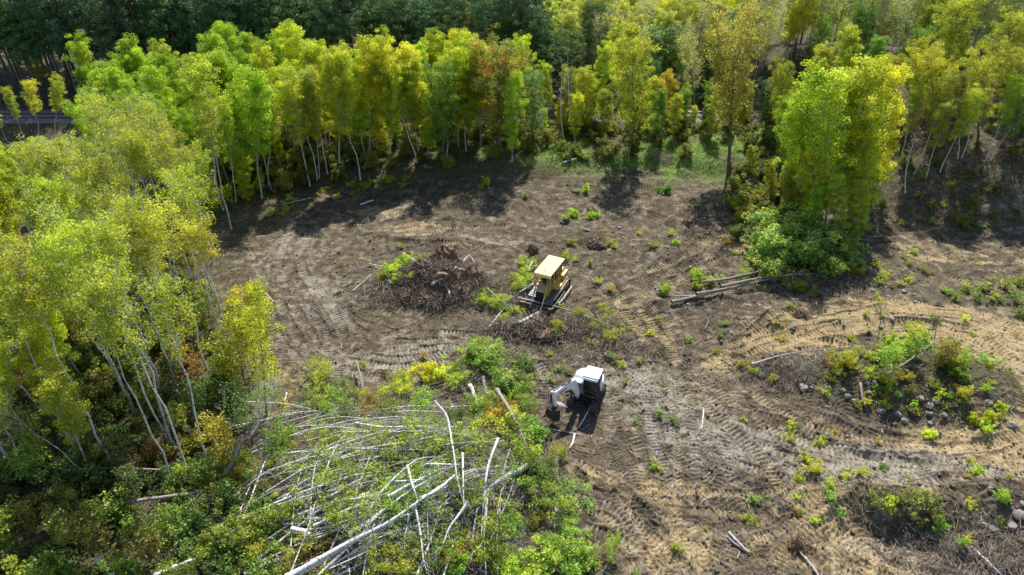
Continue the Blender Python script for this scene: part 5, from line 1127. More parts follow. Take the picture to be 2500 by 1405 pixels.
# more thin felled stems fanned through the pile
g = np.random.default_rng(313); ks_ = 0
while ks_ < 105:
    u, v = g.uniform(560, 1310), g.uniform(1010, 1400); 
    a = (g.normal(.40, .13) if g.random() < .85 else g.uniform(1.3, 1.7)) ; 
    if v < 1130: a = g.normal(.15, .15)
    Lw = g.uniform(4, 9.5); x, y, z = at(u, v); dx, dy = math.cos(a) * Lw / 2, math.sin(a) * Lw / 2
    uu = [project(x - dx, y - dy, z), project(x + dx, y + dy, z)]
    if not all(520 < q[0] < 1330 and 960 < q[1] < 1480 for q in uu): continue
    gg = np.random.default_rng(3000 + ks_); cv = gg.normal(0, .10 * Lw); pts = [(x - dx, y - dy), (x - cv * math.sin(a) * .5, y + cv * math.cos(a) * .5), (x + dx, y + dy)]
    hh = [gg.uniform(.3, .9), gg.uniform(.7, 1.3), gg.uniform(.3, 1.0)]; P = spline([(p[0], p[1], float(gz(*p)) + h_) for p, h_ in zip(pts, hh)], 10)
    base = P[0].copy(); r = gg.uniform(.032, .075); W, Lf = tree_geo(gg, P - base, r, .35, .8, 9, 330 if gg.random() < .4 else 25, .13, .3, .6, 'oval', twigs=3, sides=6)
    o = tag(empty('felled_tree', base), place_label(f'{"thin" if r < .052 else "thick"} {"white birch" if ks_ % 4 else "grey"} stem in the brush pile', *P[5]), 'felled tree', 'thin felled stems in the brush pile')
    link('trunk', W.mesh('trunk', M['birch' if ks_ % 4 else 'greybark'], True), o); c = link('foliage', Lf.mesh('foliage', M['shrub']), o); c.color = (*jit(cmix(GREEN, YG, gg.uniform(.1, .6)), gg), 1); ks_ += 1
# ------------------------------------------------------------------ shrubs (pixel, size, colour, kind, words)
SH = []
def sh(lst, col, kind, text, group):
    for q in lst: SH.append((q[0], q[1], q[2], col, kind, text, group))
BY = (.46, .56, .035); BG = (.32, .50, .04)
sh([(1185,448,1.0),(1430,462,.9),(1400,525,1.15),(1382,532,.7),(1452,522,1.0),(1440,530,.8)], BY, 'shrub', 'yellow-green shrub left standing on the upper soil', 'shrubs on the bare soil')
sh([(1625,468,1.1),(1285,478,.6),(1608,463,.8)], (.24,.42,.06), 'shrub', 'low green shrub patch on the upper soil', 'shrubs on the bare soil')
sh([(1622,715,1.25)], BG, 'shrub', 'round bright green shrub at the end of the log bundle', 'shrubs on the bare soil')
sh([(1690,665,.9),(1705,680,1.0),(1730,690,1.0),(1758,686,.8),(1700,700,.8)], BY, 'shrub', 'yellow-green shrub over the forked end of the log bundle', 'shrubs at the log bundle')
sh([(1845,640,1.7),(1880,610,2.0),(1925,600,2.2),(1900,650,1.8),(1960,630,2.0),(1830,670,1.2),(1870,675,1.3),(1905,580,1.8),(1940,600,1.9),(1860,585,1.3),(1815,655,1.2)], (.38,.48,.08), 'shrub', 'big light green felled crown at the log bundle', 'shrubs at the log bundle')
sh([(2000,620,2.1),(2045,650,1.7),(2010,665,1.5),(2030,610,1.6),(2060,625,1.5),(1985,590,1.6),(2070,655,1.2)], (.26,.34,.05), 'shrub', 'big olive green bush right of the felled crowns', 'shrubs at the log bundle')
sh([(1950,705,1.1),(1920,700,1.0),(1990,715,.9),(2080,660,1.0),(2100,665,.9)], OLIVE, 'shrub', 'low olive shrub in front of the log bundle', 'shrubs at the log bundle')
sh([(985,655,1.5),(955,665,1.2),(1005,645,1.2),(935,680,.9),(965,690,.9),(1000,680,.8)], BY, 'shrub', 'leafy yellow-green bush on the left of the root pile', 'shrubs at the root pile')
sh([(1165,725,.9),(1190,735,1.1),(1205,712,1.0),(1215,750,.9),(1240,735,.9),(1262,700,.8),(1275,675,.8),(1290,660,.8),(1302,632,.8),(1255,755,.8),(1282,650,.7),(1270,690,.7),(1240,765,.7)], BY, 'branch', 'leafy branch heap left of the bulldozer', 'leafy branches round the bulldozer')
sh([(1400,765,.5),(1440,778,.5),(1470,755,.5),(1465,792,.45),(1340,812,.5),(1500,815,.55),(1370,800,.5),(1530,800,.4)], OLIVE, 'branch', 'leafy branch in front of the bulldozer blade', 'leafy branches round the bulldozer')
sh([(1462,688,.6),(1470,745,.6),(1380,622,.8),(1405,632,.6),(1480,595,.8),(1395,590,.8),(1500,600,.7),(1640,570,.8),(1600,600,.7),(1650,590,.7),(1440,640,.6)], YG, 'weed', 'small weedy patch behind the bulldozer', 'weeds on the soil')
sh([(2185,848,1.0),(2245,850,1.1),(2130,872,.8),(2300,885,1.0),(2330,910,.8)], (.36,.50,.04), 'shrub', 'green shrub on top of the stony mound', 'shrubs on the mound')
sh([(2065,885,.8),(2200,915,.7),(2350,965,.7)], (.50,.48,.04), 'shrub', 'yellow shrub on the stony mound', 'shrubs on the mound')
sh([(2420,1025,1.0),(2440,1000,.8),(2380,1030,.9),(2270,1060,.7),(2400,1045,.8)], YG, 'shrub', 'green and gold shrub at the right foot of the mound', 'shrubs on the mound')
sh([(2010,955,.7),(1840,905,.7),(1880,925,.7),(1930,1040,.8),(1925,1065,.8),(1815,1022,.5),(1990,1080,.9),(1970,1120,1.0),(1990,1150,1.0),(1950,1170,.9),(2020,1190,.9),(2060,1160,.7),(2100,1150,.7)], YG, 'weed', 'straggly weed patch left of the mound', 'weeds on the soil')
sh([(2140,1225,1.1),(2200,1220,1.1),(2240,1215,1.2),(2260,1240,1.2),(2170,1245,1.0),(2290,1270,1.0),(2230,1260,.9)], (.30,.34,.05), 'weed', 'weedy clump above the shaded hollow', 'weeds on the soil')
sh([(2300,1285,.8),(2030,1210,.8),(2350,1330,.7),(2050,1250,.7),(2440,1220,.8)], BG, 'weed', 'green weed near the shaded hollow', 'weeds on the soil')
sh([(2310,712,1.1),(2350,705,1.1),(2400,700,1.3),(2450,698,1.4),(2490,692,1.3),(2380,728,1.2),(2430,730,1.3),(2480,735,1.3),(2490,765,1.2),(2330,728,.9)], (.36,.44,.05), 'weed', 'yellow-green low growth above the sand track', 'low growth above the sand track')
sh([(2140,648,1.0),(2150,672,.8),(2230,612,.9),(2205,625,.7),(2220,640,.8),(2150,690,.8),(2100,640,.8),(2270,540,.7),(2200,545,.8),(2300,500,.6)], BY, 'weed', 'tall weed at the foot of the dark slope', 'weeds on the slope')
sh([(1640,1022,.8),(1655,1035,.6),(1620,935,.5),(1530,930,.6),(1385,905,.8),(1405,920,.7),(1360,900,.7),(1340,925,.8),(1770,790,.8),(1755,820,.6),(1730,760,.6),(1490,870,.6),(1560,880,.6)], (.30,.38,.10), 'weed', 'pale weed patch on the middle soil', 'weeds on the soil')
sh([(1370,1340,1.3),(1340,1385,1.6),(1410,1370,1.5),(1390,1300,1.0),(1450,1350,1.1),(1490,1365,.8),(1400,1400,1.5),(1320,1400,1.2),(1360,1290,.7)], (.32,.45,.05), 'shrub', 'bright green cut foliage at the foot of the long log', 'cut foliage at the long log')
sh([(950,965,1.2),(1000,945,1.4),(1045,925,1.4),(1075,930,1.2),(975,940,1.1),(925,985,1.0)], (.70,.66,.05), 'shrub', 'lemon yellow cut foliage behind the pile', 'yellow cut foliage')
sh([(850,935,.9),(870,965,1.0),(850,990,.9),(780,990,.9),(890,985,.9),(760,1000,.7),(800,970,.7)], (.36,.42,.07), 'weed', 'spindly yellow-green weed left of the yellow foliage', 'weeds at the pile')
sh([(1150,900,1.6),(1180,880,1.5),(1140,935,1.4),(1210,930,1.6),(1195,905,1.4),(1240,960,1.6),(1225,905,1.4),(1265,1000,1.5),(1290,1045,1.3),(1280,980,1.2),(1310,1080,1.2),(1190,860,1.2),(1120,905,1.2)], (.30,.44,.05), 'shrub', 'fresh green crown of the felled tree on the pile', 'green felled crown')
sh([(1370,365,1.5),(1400,372,1.5),(1425,385,1.2),(1385,385,1.2)], (.22,.28,.035), 'shrub', 'round olive bush below the dead birches', 'bushes on the grass shelf')
sh([(1240,1100,1.3),(1290,1120,1.2),(1260,1170,1.2),(1310,1160,1.0),(1230,1230,1.1),(1200,1300,1.2),(1230,1340,1.2),(1180,1370,1.3),(1090,1360,1.2),(1040,1330,1.0),(1130,1290,1.0),(990,1390,1.1),(920,1370,1.0),(1100,1400,1.2),(1215,1400,1.2)], (.26,.40,.04), 'shrub', 'green cut foliage on the right and foot of the pile', 'green foliage on the pile')
sh([(720,1100,1.1),(760,1130,1.1),(690,1140,1.2),(800,1100,1.),(860,1090,1.),(730,1190,1.1),(660,1200,1.2),(700,1250,1.1),(640,1290,1.2),(560,1330,1.2),(950,1120,.9),(1000,1180,.9),(1060,1200,.9),(600,1380,1.2),(680,1370,1.)], (.34,.40,.04), 'shrub', 'olive cut foliage on the left of the pile', 'green foliage on the pile')
sh([(590,735,1.2),(612,760,1.1),(600,790,1.0),(640,805,1.0)], (.42,.24,.05), 'shrub', 'orange-tinted sapling foliage at the stand edge', 'saplings at the stand edge')
sh([(850,1010,.8),(780,1035,1.0),(720,1060,1.0),(700,1090,1.1),(820,1050,1.0),(870,1040,.9)], (.20,.26,.06), 'branch', 'olive cut branches at the upper left of the pile', 'cut branches on the pile')
for k, (u, v, s_2, c, kind, text, grp) in enumerate(SH):
    gg = np.random.default_rng(1200 + k); x, y, z = at(u, v + 6); c2 = jit(c, gg, .12)
    if ('foliage' in text or 'crown' in text) and k % 5 < (1 if 'big light' in text else 3): kind = 'branch'; s_2 *= 1.15; z += .35; c2 = jit(cmix(c, YG, gg.uniform(0, .6)), gg, .15)
    nm = {'shrub': 'shrub', 'weed': 'weed_clump', 'branch': 'cut_branch'}[kind]
    if 'foliage' in text or 'crown' in text: nm = 'cut_foliage'
    ks = s_2 * (.62 if kind == 'shrub' else (1.0 if kind == 'weed' else .8)) * (1.35 if 'shrub on the stony mound' in text or 'on top of the stony' in text else 1) * (1.9 if 'big light' in text or 'big olive' in text else 1) * (1.2 if 'pile' in text or 'foliage' in text or 'bulldozer' in text else 1)
    rz_ = gg.uniform(0, 6.28)
    if kind == 'branch': ks = min(ks, gg.uniform(.42, .62)); x -= math.cos(rz_) * 1.7 * ks; y -= math.sin(rz_) * 1.7 * ks
    put(kind, k, nm, (x, y, z + (.1 if kind == 'branch' else 0) + (.5 if 'crown of the felled' in text else 0)), ks * gg.uniform(.8, 1.05), ks * gg.uniform(1.0, 1.2), rz_, (gg.normal(0, .12), gg.normal(0, .12)), c2, place_label(text, x, y, z + .4), 'shrub' if kind != 'branch' else 'branch', grp, ('stems', 'foliage'))

g = np.random.default_rng(612)
for k in range(60):
    a, q = g.uniform(0, 6.28), g.uniform(0, 1) ** .5; u, v = 2225 + 205 * q * math.cos(a), 930 + 95 * q * math.sin(a)
    x, y, z = at(u, v); hi = v < 930; c = jit([BG, YG, BY, OLIVE, cmix(YEL, OLIVE, .5), (.4,.28,.06)][int(g.choice(6, p=[.25,.25,.15,.15,.12,.08]))], g, .15); ks = g.uniform(.5, 1.0) * (1.15 if hi else .75); kd = 'sapling' if (hi and g.random() < .35) else 'weed'
    if kd == 'sapling': ks *= .75
    put(kd, k, 'weed_clump' if kd == 'weed' else 'sapling', (x, y, z - .03), ks, ks * 1.25, g.uniform(0, 6.28), (g.normal(0, .15), g.normal(0, .15)), c, place_label(f'{cword(c)} {"weed" if kd == "weed" else "sapling"} on the stony mound', x, y, z + .4), 'weed' if kd == 'weed' else 'young tree', 'growth on the stony mound', ('stems', 'foliage'))
g = np.random.default_rng(611)
for k in range(170):
    u, v = g.uniform(600, 2480), g.uniform(450, 1400)
    if k > 110: u = g.uniform(560, 1080); v = 545 - (u - 560) * .24 + g.uniform(-25, 12)
    if inpoly(u, v, [(700,1010),(850,960),(1120,880),(1320,1040),(1350,1110),(1230,1410),(500,1410)]) or u < 640: continue
    x, y, z = at(u, v); c = jit([YG, OLIVE, BY, (.30,.40,.08), (.5,.38,.05)][int(g.integers(5))], g, .12); ks = g.uniform(.35, .95)
    put('weed', k, 'weed_clump', (x, y, z - .03), ks * .8, ks * 1.2, g.uniform(0, 6.28), (g.normal(0, .2), g.normal(0, .2)), c, place_label(f'small {cword(c)} weed tuft on the soil', x, y, z + .2), 'weed', 'small weeds on the soil', ('stems', 'foliage'))
# saplings of their own place
for k, (b, t, c, text) in enumerate([((650,1015),(625,690),cmix(YG, YEL, .3),'slender dark-stemmed tree standing alone left of the pile'),((622,905),(600,700),cmix(ORNG, YG, .5),'orange-topped sapling at the clearing edge'),((600,960),(565,770),cmix(OLIVE, YEL, .3),'golden sapling in front of the leaning birches'),((560,1000),(540,840),OLIVE,'olive sapling among the leaning birches'),
     ((2150,790),(2153,730),cmix(YG, BROWN, .5),'bare black sapling behind the stony mound'),((2280,850),(2295,745),OLIVE,'taller bare black sapling on the mound')]):
    gg = np.random.default_rng(1500 + k); x, y, z = at(*b); tx, tz = top_at(*t, y)
    P = spline([[x, y, z - .1], [x * .5 + tx * .5, y + .1, z + (tz - z) * .5], [tx, y, tz]], 9); bare = 'bare' in text
    hero('sapling', P, gg, c, text, 'young tree', None, 'brown', r0=.03 if bare else .07, cb=.2, cr=.5 if bare else 1.1, nl=10 if bare else 22, nleaf=25 if bare else 2600, lsz=.15, clr=.2 if bare else .5, up=.8, twigs=3)

# undergrowth in the left foreground, under the stand and at its edge
g = np.random.default_rng(77); taken = []; ug = 0
def under(x, y):
    u, v = project(x, y, 0); return x < edge_x(y) + 1.2 and -60 < u < 700 and 560 < v < 1460
for x, y in scatter(3500, (-34, 0, 18.5, 50), 1.25, under, g):
    z = float(gz(x, y)); u, v = project(x, y, z); c = [(.11,.17,.03), (.22,.24,.03), (.20,.28,.03), (.38,.40,.035), (.32,.20,.04)][int(g.choice(5, p=[.28,.3,.22,.13,.07]))]; c = jit(c, g, .15)  # first leaf colours darkened to imitate the shade under the birch stand
    kind = 'shrub' if g.random() < .7 else 'sapling'; ks = g.uniform(.7, 1.35) if kind == 'shrub' else g.uniform(.7, 1.2)
    put(kind, ug, 'shrub' if kind == 'shrub' else 'sapling', (x, y, z - .03), ks, ks * 1.1, g.uniform(0, 6.28), (g.normal(0, .1), g.normal(0, .1)), c, place_label(f'{cword(c)} {"bush" if kind == "shrub" else "sapling"} in the undergrowth', x, y, z + .7), 'shrub' if kind == 'shrub' else 'young tree', 'undergrowth of the left stand', ('stems', 'foliage')); ug += 1
# low bushes along the forest foot and on the slope
def footok(x, y):
    by = 69.5 + 1.5 * math.sin(x * .13)
    sl = (x - 35) * .5 + (y - 61) * .86
    u, v = project(x, y, 0)
    if 1790 < u < 1960 and 360 < v < 590: return True
    if x < -10: return y > 58 and x < edge_x(y) + 1.5
    if x > 33: return 2 < sl < 30 and random.random() < .35
    return by + 6 < y < 84 or (by + 1 < y and random.random() < .06)
fb = 0; FOOT = ([], [])
for x, y in scatter(3800, (-36, 66, 52, 85), 1.9, footok, g):
    z = float(gz(x, y)); c = [OLIVE, (.12,.2,.03), YG, cmix(ORNG, OLIVE, .55)][int(g.choice(4, p=[.4,.25,.2,.15]))]; c = jit(c, g, .15)
    if x > 36: c = jit((.13,.11,.04), g, .2)
    elif project(x, y, 0)[0] > 1750: c = jit(cmix(OLIVE, (.15,.24,.04), g.uniform(0, 1)), g, .15)
    ks = g.uniform(.7, 1.6) * (.6 if x > 36 else 1)
    if y > 66.5 or x > 36: FOOT[0 if cword(c) in ('yellow', 'orange-brown') else 1].append((x, y, z, ks, g.uniform(0, 6.28)))
    else: put('shrub', fb, 'shrub', (x, y, z), ks, ks * 1.1, g.uniform(0, 6.28), (0, 0), c, place_label(f'{cword(c)} bush at the forest foot', x, y, z + .7), 'shrub', 'bushes at the forest foot', ('stems', 'foliage'))
    fb += 1

MG = Geo()
for q in FOOT[0] + FOOT[1]:
    vi = VAR['shrub'][len(MG.V) % 6][1]; nv = len(vi.vertices); A = np.empty(nv * 3, np.float32); vi.vertices.foreach_get('co', A); A = A.reshape(-1, 3) * q[3]
    tn = np.empty(nv // 4, np.float32); vi.attributes['tone'].data.foreach_get('value', tn); c_, s_q = math.cos(q[4]), math.sin(q[4])
    hue_ = np.clip(tn + random.uniform(-.3, .3), 0, 1)
    MG.add(np.stack([A[:, 0] * c_ - A[:, 1] * s_q + q[0], A[:, 0] * s_q + A[:, 1] * c_ + q[1], A[:, 2] + q[2]], 1), np.arange(nv).reshape(-1, 4), hue_)
o = link('undergrowth', MG.mesh('undergrowth', M['shrub'])); o.color = (.24, .25, .04, 1); tag(o, kind='stuff')
# loose cut branches over the brush pile
g = np.random.default_rng(404); nb = 0
pile_poly = [(700,1010),(850,960),(1000,950),(1120,880),(1230,880),(1320,1040),(1350,1110),(1330,1200),(1260,1260),(1230,1410),(500,1410),(480,1300),(560,1150),(620,1060)]
while nb < 190:
    u, v = g.uniform(480, 1350), g.uniform(880, 1410)
    if not inpoly(u, v, pile_poly): continue
    x, y, z = at(u, v); q = g.random(); c = [(.15,.22,.03), (.28,.36,.04), (.42,.46,.04), (.44,.30,.04), (.25,.42,.04)][int(g.choice(5, p=[.25,.3,.2,.1,.15]))]; c = jit(c, g, .15)
    kind = 'branch' if q < .62 else 'twigs'; ks = g.uniform(.55, 1.1)
    put(kind, nb, 'cut_branch', (x, y, z + g.uniform(.0, .2)), ks, ks, g.uniform(0, 6.28), (g.normal(0, .15), g.normal(0, .15)), c, place_label(f'{cword(c) + " leafy" if kind == "branch" else "dry bare"} cut branch in the brush pile', x, y, z + .5), 'branch', 'cut branches in the brush pile', ('stem', 'leaves')); nb += 1
for k in range(46):     # bare branches strewn over the open soil and the slope foot
    u, v = [(g.uniform(900, 1180), g.uniform(650, 740)), (g.uniform(1400, 2450), g.uniform(480, 1400)), (g.uniform(1850, 1990), g.uniform(880, 960)), (g.uniform(2300, 2490), g.uniform(1280, 1400)), (g.uniform(560, 900), g.uniform(470, 760))][k % 5]
    x, y, z = at(u, v); ks = g.uniform(.35, .8)
    put('twigs', k, 'dry_branch', (x, y, z - .02), ks, ks, g.uniform(0, 6.28), (0, 0), (.2, .2, .05), place_label('dry bare branch lying on the soil', x, y, z + .1), 'branch', 'dry branches on the soil', ('stem', 'leaves'))

# torn root plates of the root pile and elsewhere
def roots(name, u, v, rad, h, text, n=60, seed=0):
    gg = np.random.default_rng(seed); x, y, z = at(u, v); W = Geo(); nn = 14
    th = np.linspace(0, 2 * np.pi, nn, endpoint=False); rows = []
    for a, hh in ((1., -.1), (.85, .45), (.55, .85), (.12, 1.)): rows.append([[math.cos(t) * rad * a * (1 + .22 * gg.normal()), math.sin(t) * rad * .8 * a * (1 + .2 * gg.normal()), h * hh * (1 + .12 * gg.normal())] for t in th])
    V = np.array(rows).reshape(-1, 3); F = [[r * nn + i, r * nn + (i + 1) % nn, (r + 1) * nn + (i + 1) % nn, (r + 1) * nn + i] for r in range(3) for i in range(nn)]
    o = tag(empty(name, (x, y, z)), text, 'tree stump'); link('earth_clod', mesh_from('earth_clod', V, np.array(F), M['root']), o)
    for i in range(n):
        a = gg.uniform(0, 6.28); el = gg.uniform(.05, 1.2); d = np.array([math.cos(a) * math.cos(el), math.sin(a) * math.cos(el), math.sin(el)]); p = d * np.array([rad * .7, rad * .6, h * .8]); L = gg.uniform(.3, .9) * rad
        W.add(*tube(spline([p, p + d * L * .5 + gg.normal(0, .12, 3), p + d * L + gg.normal(0, .25, 3)], 6), np.linspace(gg.uniform(.015, .05), .006, 6), 4))
    link('root_tangle', W.mesh('root_tangle', M['twig' if seed % 2 else 'root'], True), o)
for k, a in enumerate([(1085,640,1.1,.9,'reddish fibrous root plate at the back of the root pile'),(1030,665,.8,.7,'root plate in the middle left of the root pile'),(1090,690,1.2,.8,'wide torn root mass in the heart of the root pile'),(1120,715,.9,.6,'root mass at the right front of the root pile'),(1000,720,1.0,.55,'muddy root clod at the left front of the root pile'),(1050,735,1.1,.5,'mossy root clod lowest in the root pile'),
     (1150,680,.8,.6,'root mass at the right end of the root pile'),(1460,600,1.0,.5,'dark torn stump beyond the bulldozer'),(1300,615,.5,.5,'small dark stump behind the bulldozer'),(1300,790,1.1,.35,'earth and roots pushed up by the blade'),(1330,815,1.2,.35,'root heap below the blade'),(1255,745,.8,.45,'earthy roots at the left end of the blade'),
     (1225,995,1.4,.7,'brown root heap on top of the brush pile'),(1130,960,1.1,.5,'dark root heap behind the brush pile'),(575,1118,.7,.6,'torn root plate by the snapped dark trunk'),(545,1190,.6,.5,'splintered stump at the foot of the stand'),(1945,1335,.5,.3,'splintered roots on the lower soil'),(2290,750,.3,.3,'small root clod by the sand track'),(1955,775,.6,.35,'fibrous roots on the sand bank')]):
    f_ = 1.3 if 950 < a[0] < 1200 and a[1] < 760 else 1.
    roots('tree_stump', a[0], a[1], a[2] * f_ * .95, a[3] * f_ * 1.25, a[4], 90, 600 + k)

# ------------------------------------------------------------------ stones
ST = [(2052,865,.28),(1950,845,.3),(1783,898,.26),(2050,908,.3),(1962,945,.5),(1985,945,.25),(2018,938,.28),(2017,950,.2),(2058,950,.3),(2070,965,.32),(2084,975,.26),(2118,932,.28),(2135,930,.26),(2122,955,.26),(2152,1000,.4),(2192,1008,.35),(2208,1025,.32),(2225,998,.3),(2247,970,.3),(2270,988,.38),(2285,978,.3),(2268,1006,.3),(2305,1010,.36),(2330,985,.26),(2270,1030,.25),(2412,980,.36),
 (2470,1035,.42),(2178,776,.36),(2150,796,.26),(1897,785,.34),(1935,796,.36),(1786,810,.28),(2205,708,.34),(2228,716,.32),(2115,682,.3),(2168,722,.3),(2340,750,.32),(2360,705,.3),(1822,575,.4),(1613,468,.4),(1628,600,.3),(1466,562,.25),(1512,553,.3),(2424,1290,.34),(2400,1278,.3),(2488,1256,.55),(2470,1282,.4),(2222,1188,.2),(1908,1046,.3),(2492,905,.34),(828,612,.4),(1550,662,.2),(1600,700,.18),(1680,740,.2),(1880,776,.22),(1852,742,.3),(1830,744,.3),(1990,775,.26),(2060,790,.2),(2235,735,.25),(1555,635,.15),(2420,1188,.2),(2495,1225,.25),(2380,700,.22)]
def rock_mesh(seed):
    gg = np.random.default_rng(seed); bm = bmesh.new(); bmesh.ops.create_icosphere(bm, subdivisions=3, radius=1); cuts = norm(gg.normal(size=(9, 3))); cd_ = gg.uniform(.62, .9, 9)
    ax = gg.uniform(.75, 1.15, 3); ph = gg.uniform(0, 6, 9)
    for v in bm.verts:
        for c__, d__ in zip(cuts, cd_):
            e__ = v.co.dot(Vector(c__)) - d__
            if e__ > 0: v.co -= Vector(c__) * e__ * .85
        p = v.co; n = .10 * math.sin(2.2 * p.x + ph[0]) * math.cos(2.1 * p.y + ph[1]) + .07 * math.sin(4.3 * p.z + ph[2] + p.x * 3) + .035 * math.sin(9 * p.y + ph[3] + 5 * p.x)
        v.co = Vector((p.x * ax[0], p.y * ax[1], p.z * ax[2] * .72)) * (1 + n)
    me = bpy.data.meshes.new('stone'); bm.to_mesh(me); bm.free(); me.materials.append(M['rock']); return me
RM = [rock_mesh(i) for i in range(7)]
for k, (u, v, s1) in enumerate(ST):
    s1 *= .72
    x, y, z = at(u, v + 4); o = link('stone', RM[k % 7], None, (x, y, z + s1 * .08)); o.rotation_euler = (0, 0, k * 1.7); o.scale = (s1 * 1.05, s1, s1)
    where = 'by the shrub mound' if 1940 < u < 2450 and 840 < v < 1060 else ('on the sandy bank' if u > 1700 and v < 840 and v > 670 else 'on the bare soil')
    tag(o, place_label(f'{"large" if s1 > .27 else "small" if s1 < .19 else "rounded"} grey field stone {where}', x, y, z + s1 * .3), 'stone', 'field stones')

# ------------------------------------------------------------------ stuff: litter nobody could count
g = np.random.default_rng(55)
def soil_xy(n, v0=430, v1=1420, u0=520, u1=2520):
    u = g.uniform(u0, u1, n); v = g.uniform(v0, v1, n); a = (u - 1250) / FPX; V_ = (702.5 - v) / FPX; b = CP + V_ * SP; c = -SP + V_ * CP; t = -CAM_H / c
    return a * t, b * t
def stuff(name, Gm, mat, color=None, smooth=False):
    o = link(name, Gm.mesh(name, mat, smooth)); tag(o, kind='stuff')
    if color: o.color = (*color, 1)
x, y = soil_xy(9000); n = len(x)
G1 = Geo(); ang = g.uniform(0, 6.28, n); D = np.stack([np.cos(ang), np.sin(ang), g.normal(0, .12, n)], 1); Ls = g.exponential(.3, n) + .12
G1.add(*sticks(np.stack([x, y, gz(x, y) + .035], 1), D, np.minimum(Ls, 1.6), g.uniform(.008, .022, n), 3)); stuff('twig_litter', G1, M['darktwig'])
x, y = soil_xy(700); n = len(x); G1 = Geo(); ang = g.uniform(0, 6.28, n); D = np.stack([np.cos(ang), np.sin(ang), g.normal(0, .2, n)], 1)
G1.add(*sticks(np.stack([x, y, gz(x, y) + .05], 1), D, g.uniform(.15, .7, n), g.uniform(.015, .035, n), 4)); stuff('wood_chips', G1, M['greybark'])
# tangle of twigs inside the pile and root pile
u = g.uniform(500, 1340, 15000); v = g.uniform(900, 1410, 15000); keep = np.array([inpoly(a, b, pile_poly) for a, b in zip(u, v)]); u, v = u[keep], v[keep]
a = (u - 1250) / FPX; V_ = (702.5 - v) / FPX; t = -CAM_H / (-SP + V_ * CP); x, y = a * t, (CP + V_ * SP) * t; n = len(x)
G1 = Geo(); ang = g.normal(.35, .9, n); D = np.stack([np.cos(ang), np.sin(ang), g.normal(0, .25, n)], 1)
G1.add(*sticks(np.stack([x, y, gz(x, y) + g.uniform(.02, .75, n)], 1), D, g.uniform(.3, 1.7, n), g.uniform(.007, .02, n), 3)); stuff('brush_tangle', G1, M['darktwig'])
cx, cy, _ = at(1070, 695); n = 3600; x = cx + g.normal(0, 2.4, n); y = cy + g.normal(0, 1.1, n); G1 = Geo(); D = g.normal(size=(n, 3)); D[:, 2] *= .5
G1.add(*sticks(np.stack([x, y, gz(x, y) + g.uniform(.02, .8, n)], 1), D, g.uniform(.2, 1.4, n), g.uniform(.01, .035, n), 4))
for (u_, v_, a_, b_, n_) in ((1300, 800, 2.2, .7, 1500), (1420, 800, 1.8, .8, 700), (1250, 740, 1.0, .7, 400), (1500, 850, 2.0, .6, 350), (560, 1180, 2.2, 1.6, 900), (1960, 690, 3.0, .8, 900), (1900, 920, 1.8, .9, 700), (2400, 1370, 2.2, 1.0, 900)):
    cx, cy, _ = at(u_, v_); x = cx + g.normal(0, a_, n_); y = cy + g.normal(0, b_, n_); D = g.normal(size=(n_, 3)); D[:, 2] *= .35
    G1.add(*sticks(np.stack([x, y, gz(x, y) + g.uniform(.02, .35, n_)], 1), D, g.uniform(.2, 1.1, n_), g.uniform(.01, .028, n_), 4))
stuff('root_litter', G1, M['darktwig'])
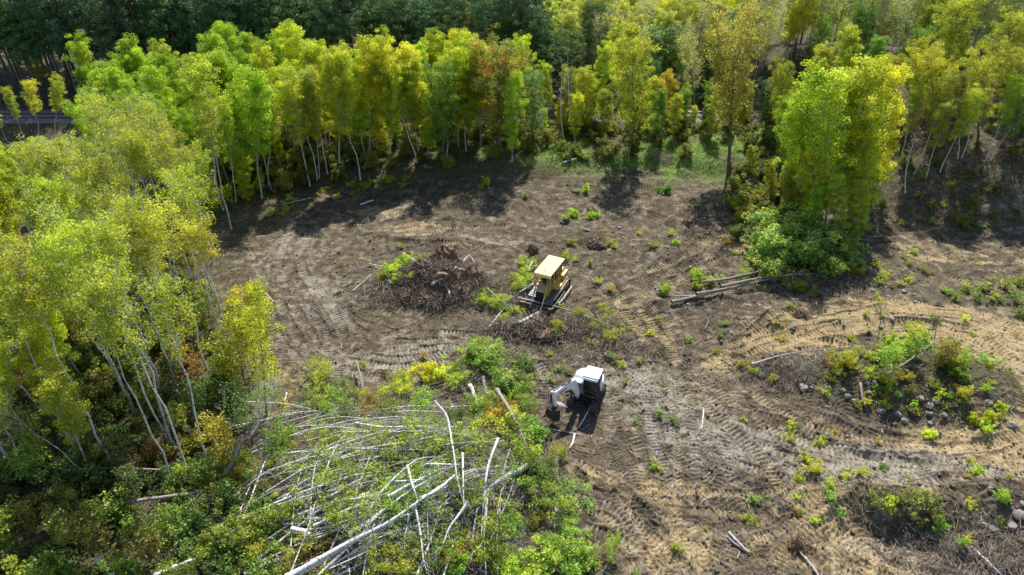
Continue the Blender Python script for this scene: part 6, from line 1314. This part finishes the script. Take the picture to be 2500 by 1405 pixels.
# clods of earth
x, y = soil_xy(20000); n = len(x); r = g.exponential(.022, n) + .015; r = np.minimum(r, .16); C = np.stack([x, y, gz(x, y) + r * .25], 1)
cube = np.array([[-1,-1,-1],[1,-1,-1],[1,1,-1],[-1,1,-1],[-1,-1,1],[1,-1,1],[1,1,1],[-1,1,1]]) * .62
V = C[:, None] + (cube[None] * g.uniform(.55, 1.35, (n, 8, 3))) * r[:, None, None]
F = np.array([[0,3,2,1],[4,5,6,7],[0,1,5,4],[1,2,6,5],[2,3,7,6],[3,0,4,7]]); F = (np.arange(n)[:, None, None] * 8 + F[None]).reshape(-1, 4)
G1 = Geo(); G1.add(V.reshape(-1, 3), F)
M['clod'] = simple('earth_clods', (.15, .118, .092), .95, dirt=(.075, .058, .045), dirt_amt=.8, scale=.6)
stuff('soil_clods', G1, M['clod'])
# fallen leaves, weeds: density follows the ground cover mask
def cover(n, box, dens, size, zr, up, name, col, mat='shrub', ratio=.7):
    x = g.uniform(box[0], box[1], n); y = g.uniform(box[2], box[3], n); k = g.random(n) < dens(x, y); x, y = x[k], y[k]
    P = np.stack([x, y, gz(x, y) + g.uniform(zr[0], zr[1], len(x))], 1); G_ = Geo(); V, F = leaves(P, size, ratio, up, g); tn = np.clip(fbm(x, y, 1.5, 7, 3) * .6 + .5 + g.normal(0, .15, len(x)), 0, 1); G_.add(V, F, tn); stuff(name, G_, M[mat], col)
def mask_at(A):
    def f(x, y):
        i = np.clip(np.searchsorted(xs, x), 0, len(xs) - 1); j = np.clip(np.searchsorted(ys, y), 0, len(ys) - 1); return A[j, i]
    return f
vegm = mask_at(veg); grm = mask_at(grass)
clump = lambda x, y, s, t, sd: sstep(t, t + .25, fbm(x, y, s, sd, 4))
cover(60000, (-32, 40, 19, 70), lambda x, y: .10 + .9 * clump(x, y, 1.6, .22, 81), .075, (.01, .05), 1.5, 'leaf_litter', (.36, .33, .08))
cover(42000, (-30, 38, 19, 70), lambda x, y: clump(x, y, 1.1, .30, 83) * (1 - vegm(x, y)), .10, (.02, .16), .8, 'weed_sprigs', (.28, .36, .07))
cover(150000, (-36, 34, 19, 86), lambda x, y: vegm(x, y) * (.25 + .75 * clump(x, y, 1.3, -.05, 85)), .13, (.02, .35), .8, 'ground_cover', (.17, .20, .035))
cover(90000, (-8, 44, 66, 84), lambda x, y: grm(x, y), .16, (.02, .25), .5, 'grass', (.32, .46, .08), ratio=.3)
cover(60000, (34, 62, 50, 82), lambda x, y: vegm(x, y) * .45, .12, (.02, .2), .8, 'slope_litter', (.22, .17, .08))  # litter colour lightened as well, offsetting the tree shade on the slope
print('UG', ug, 'FB', fb)
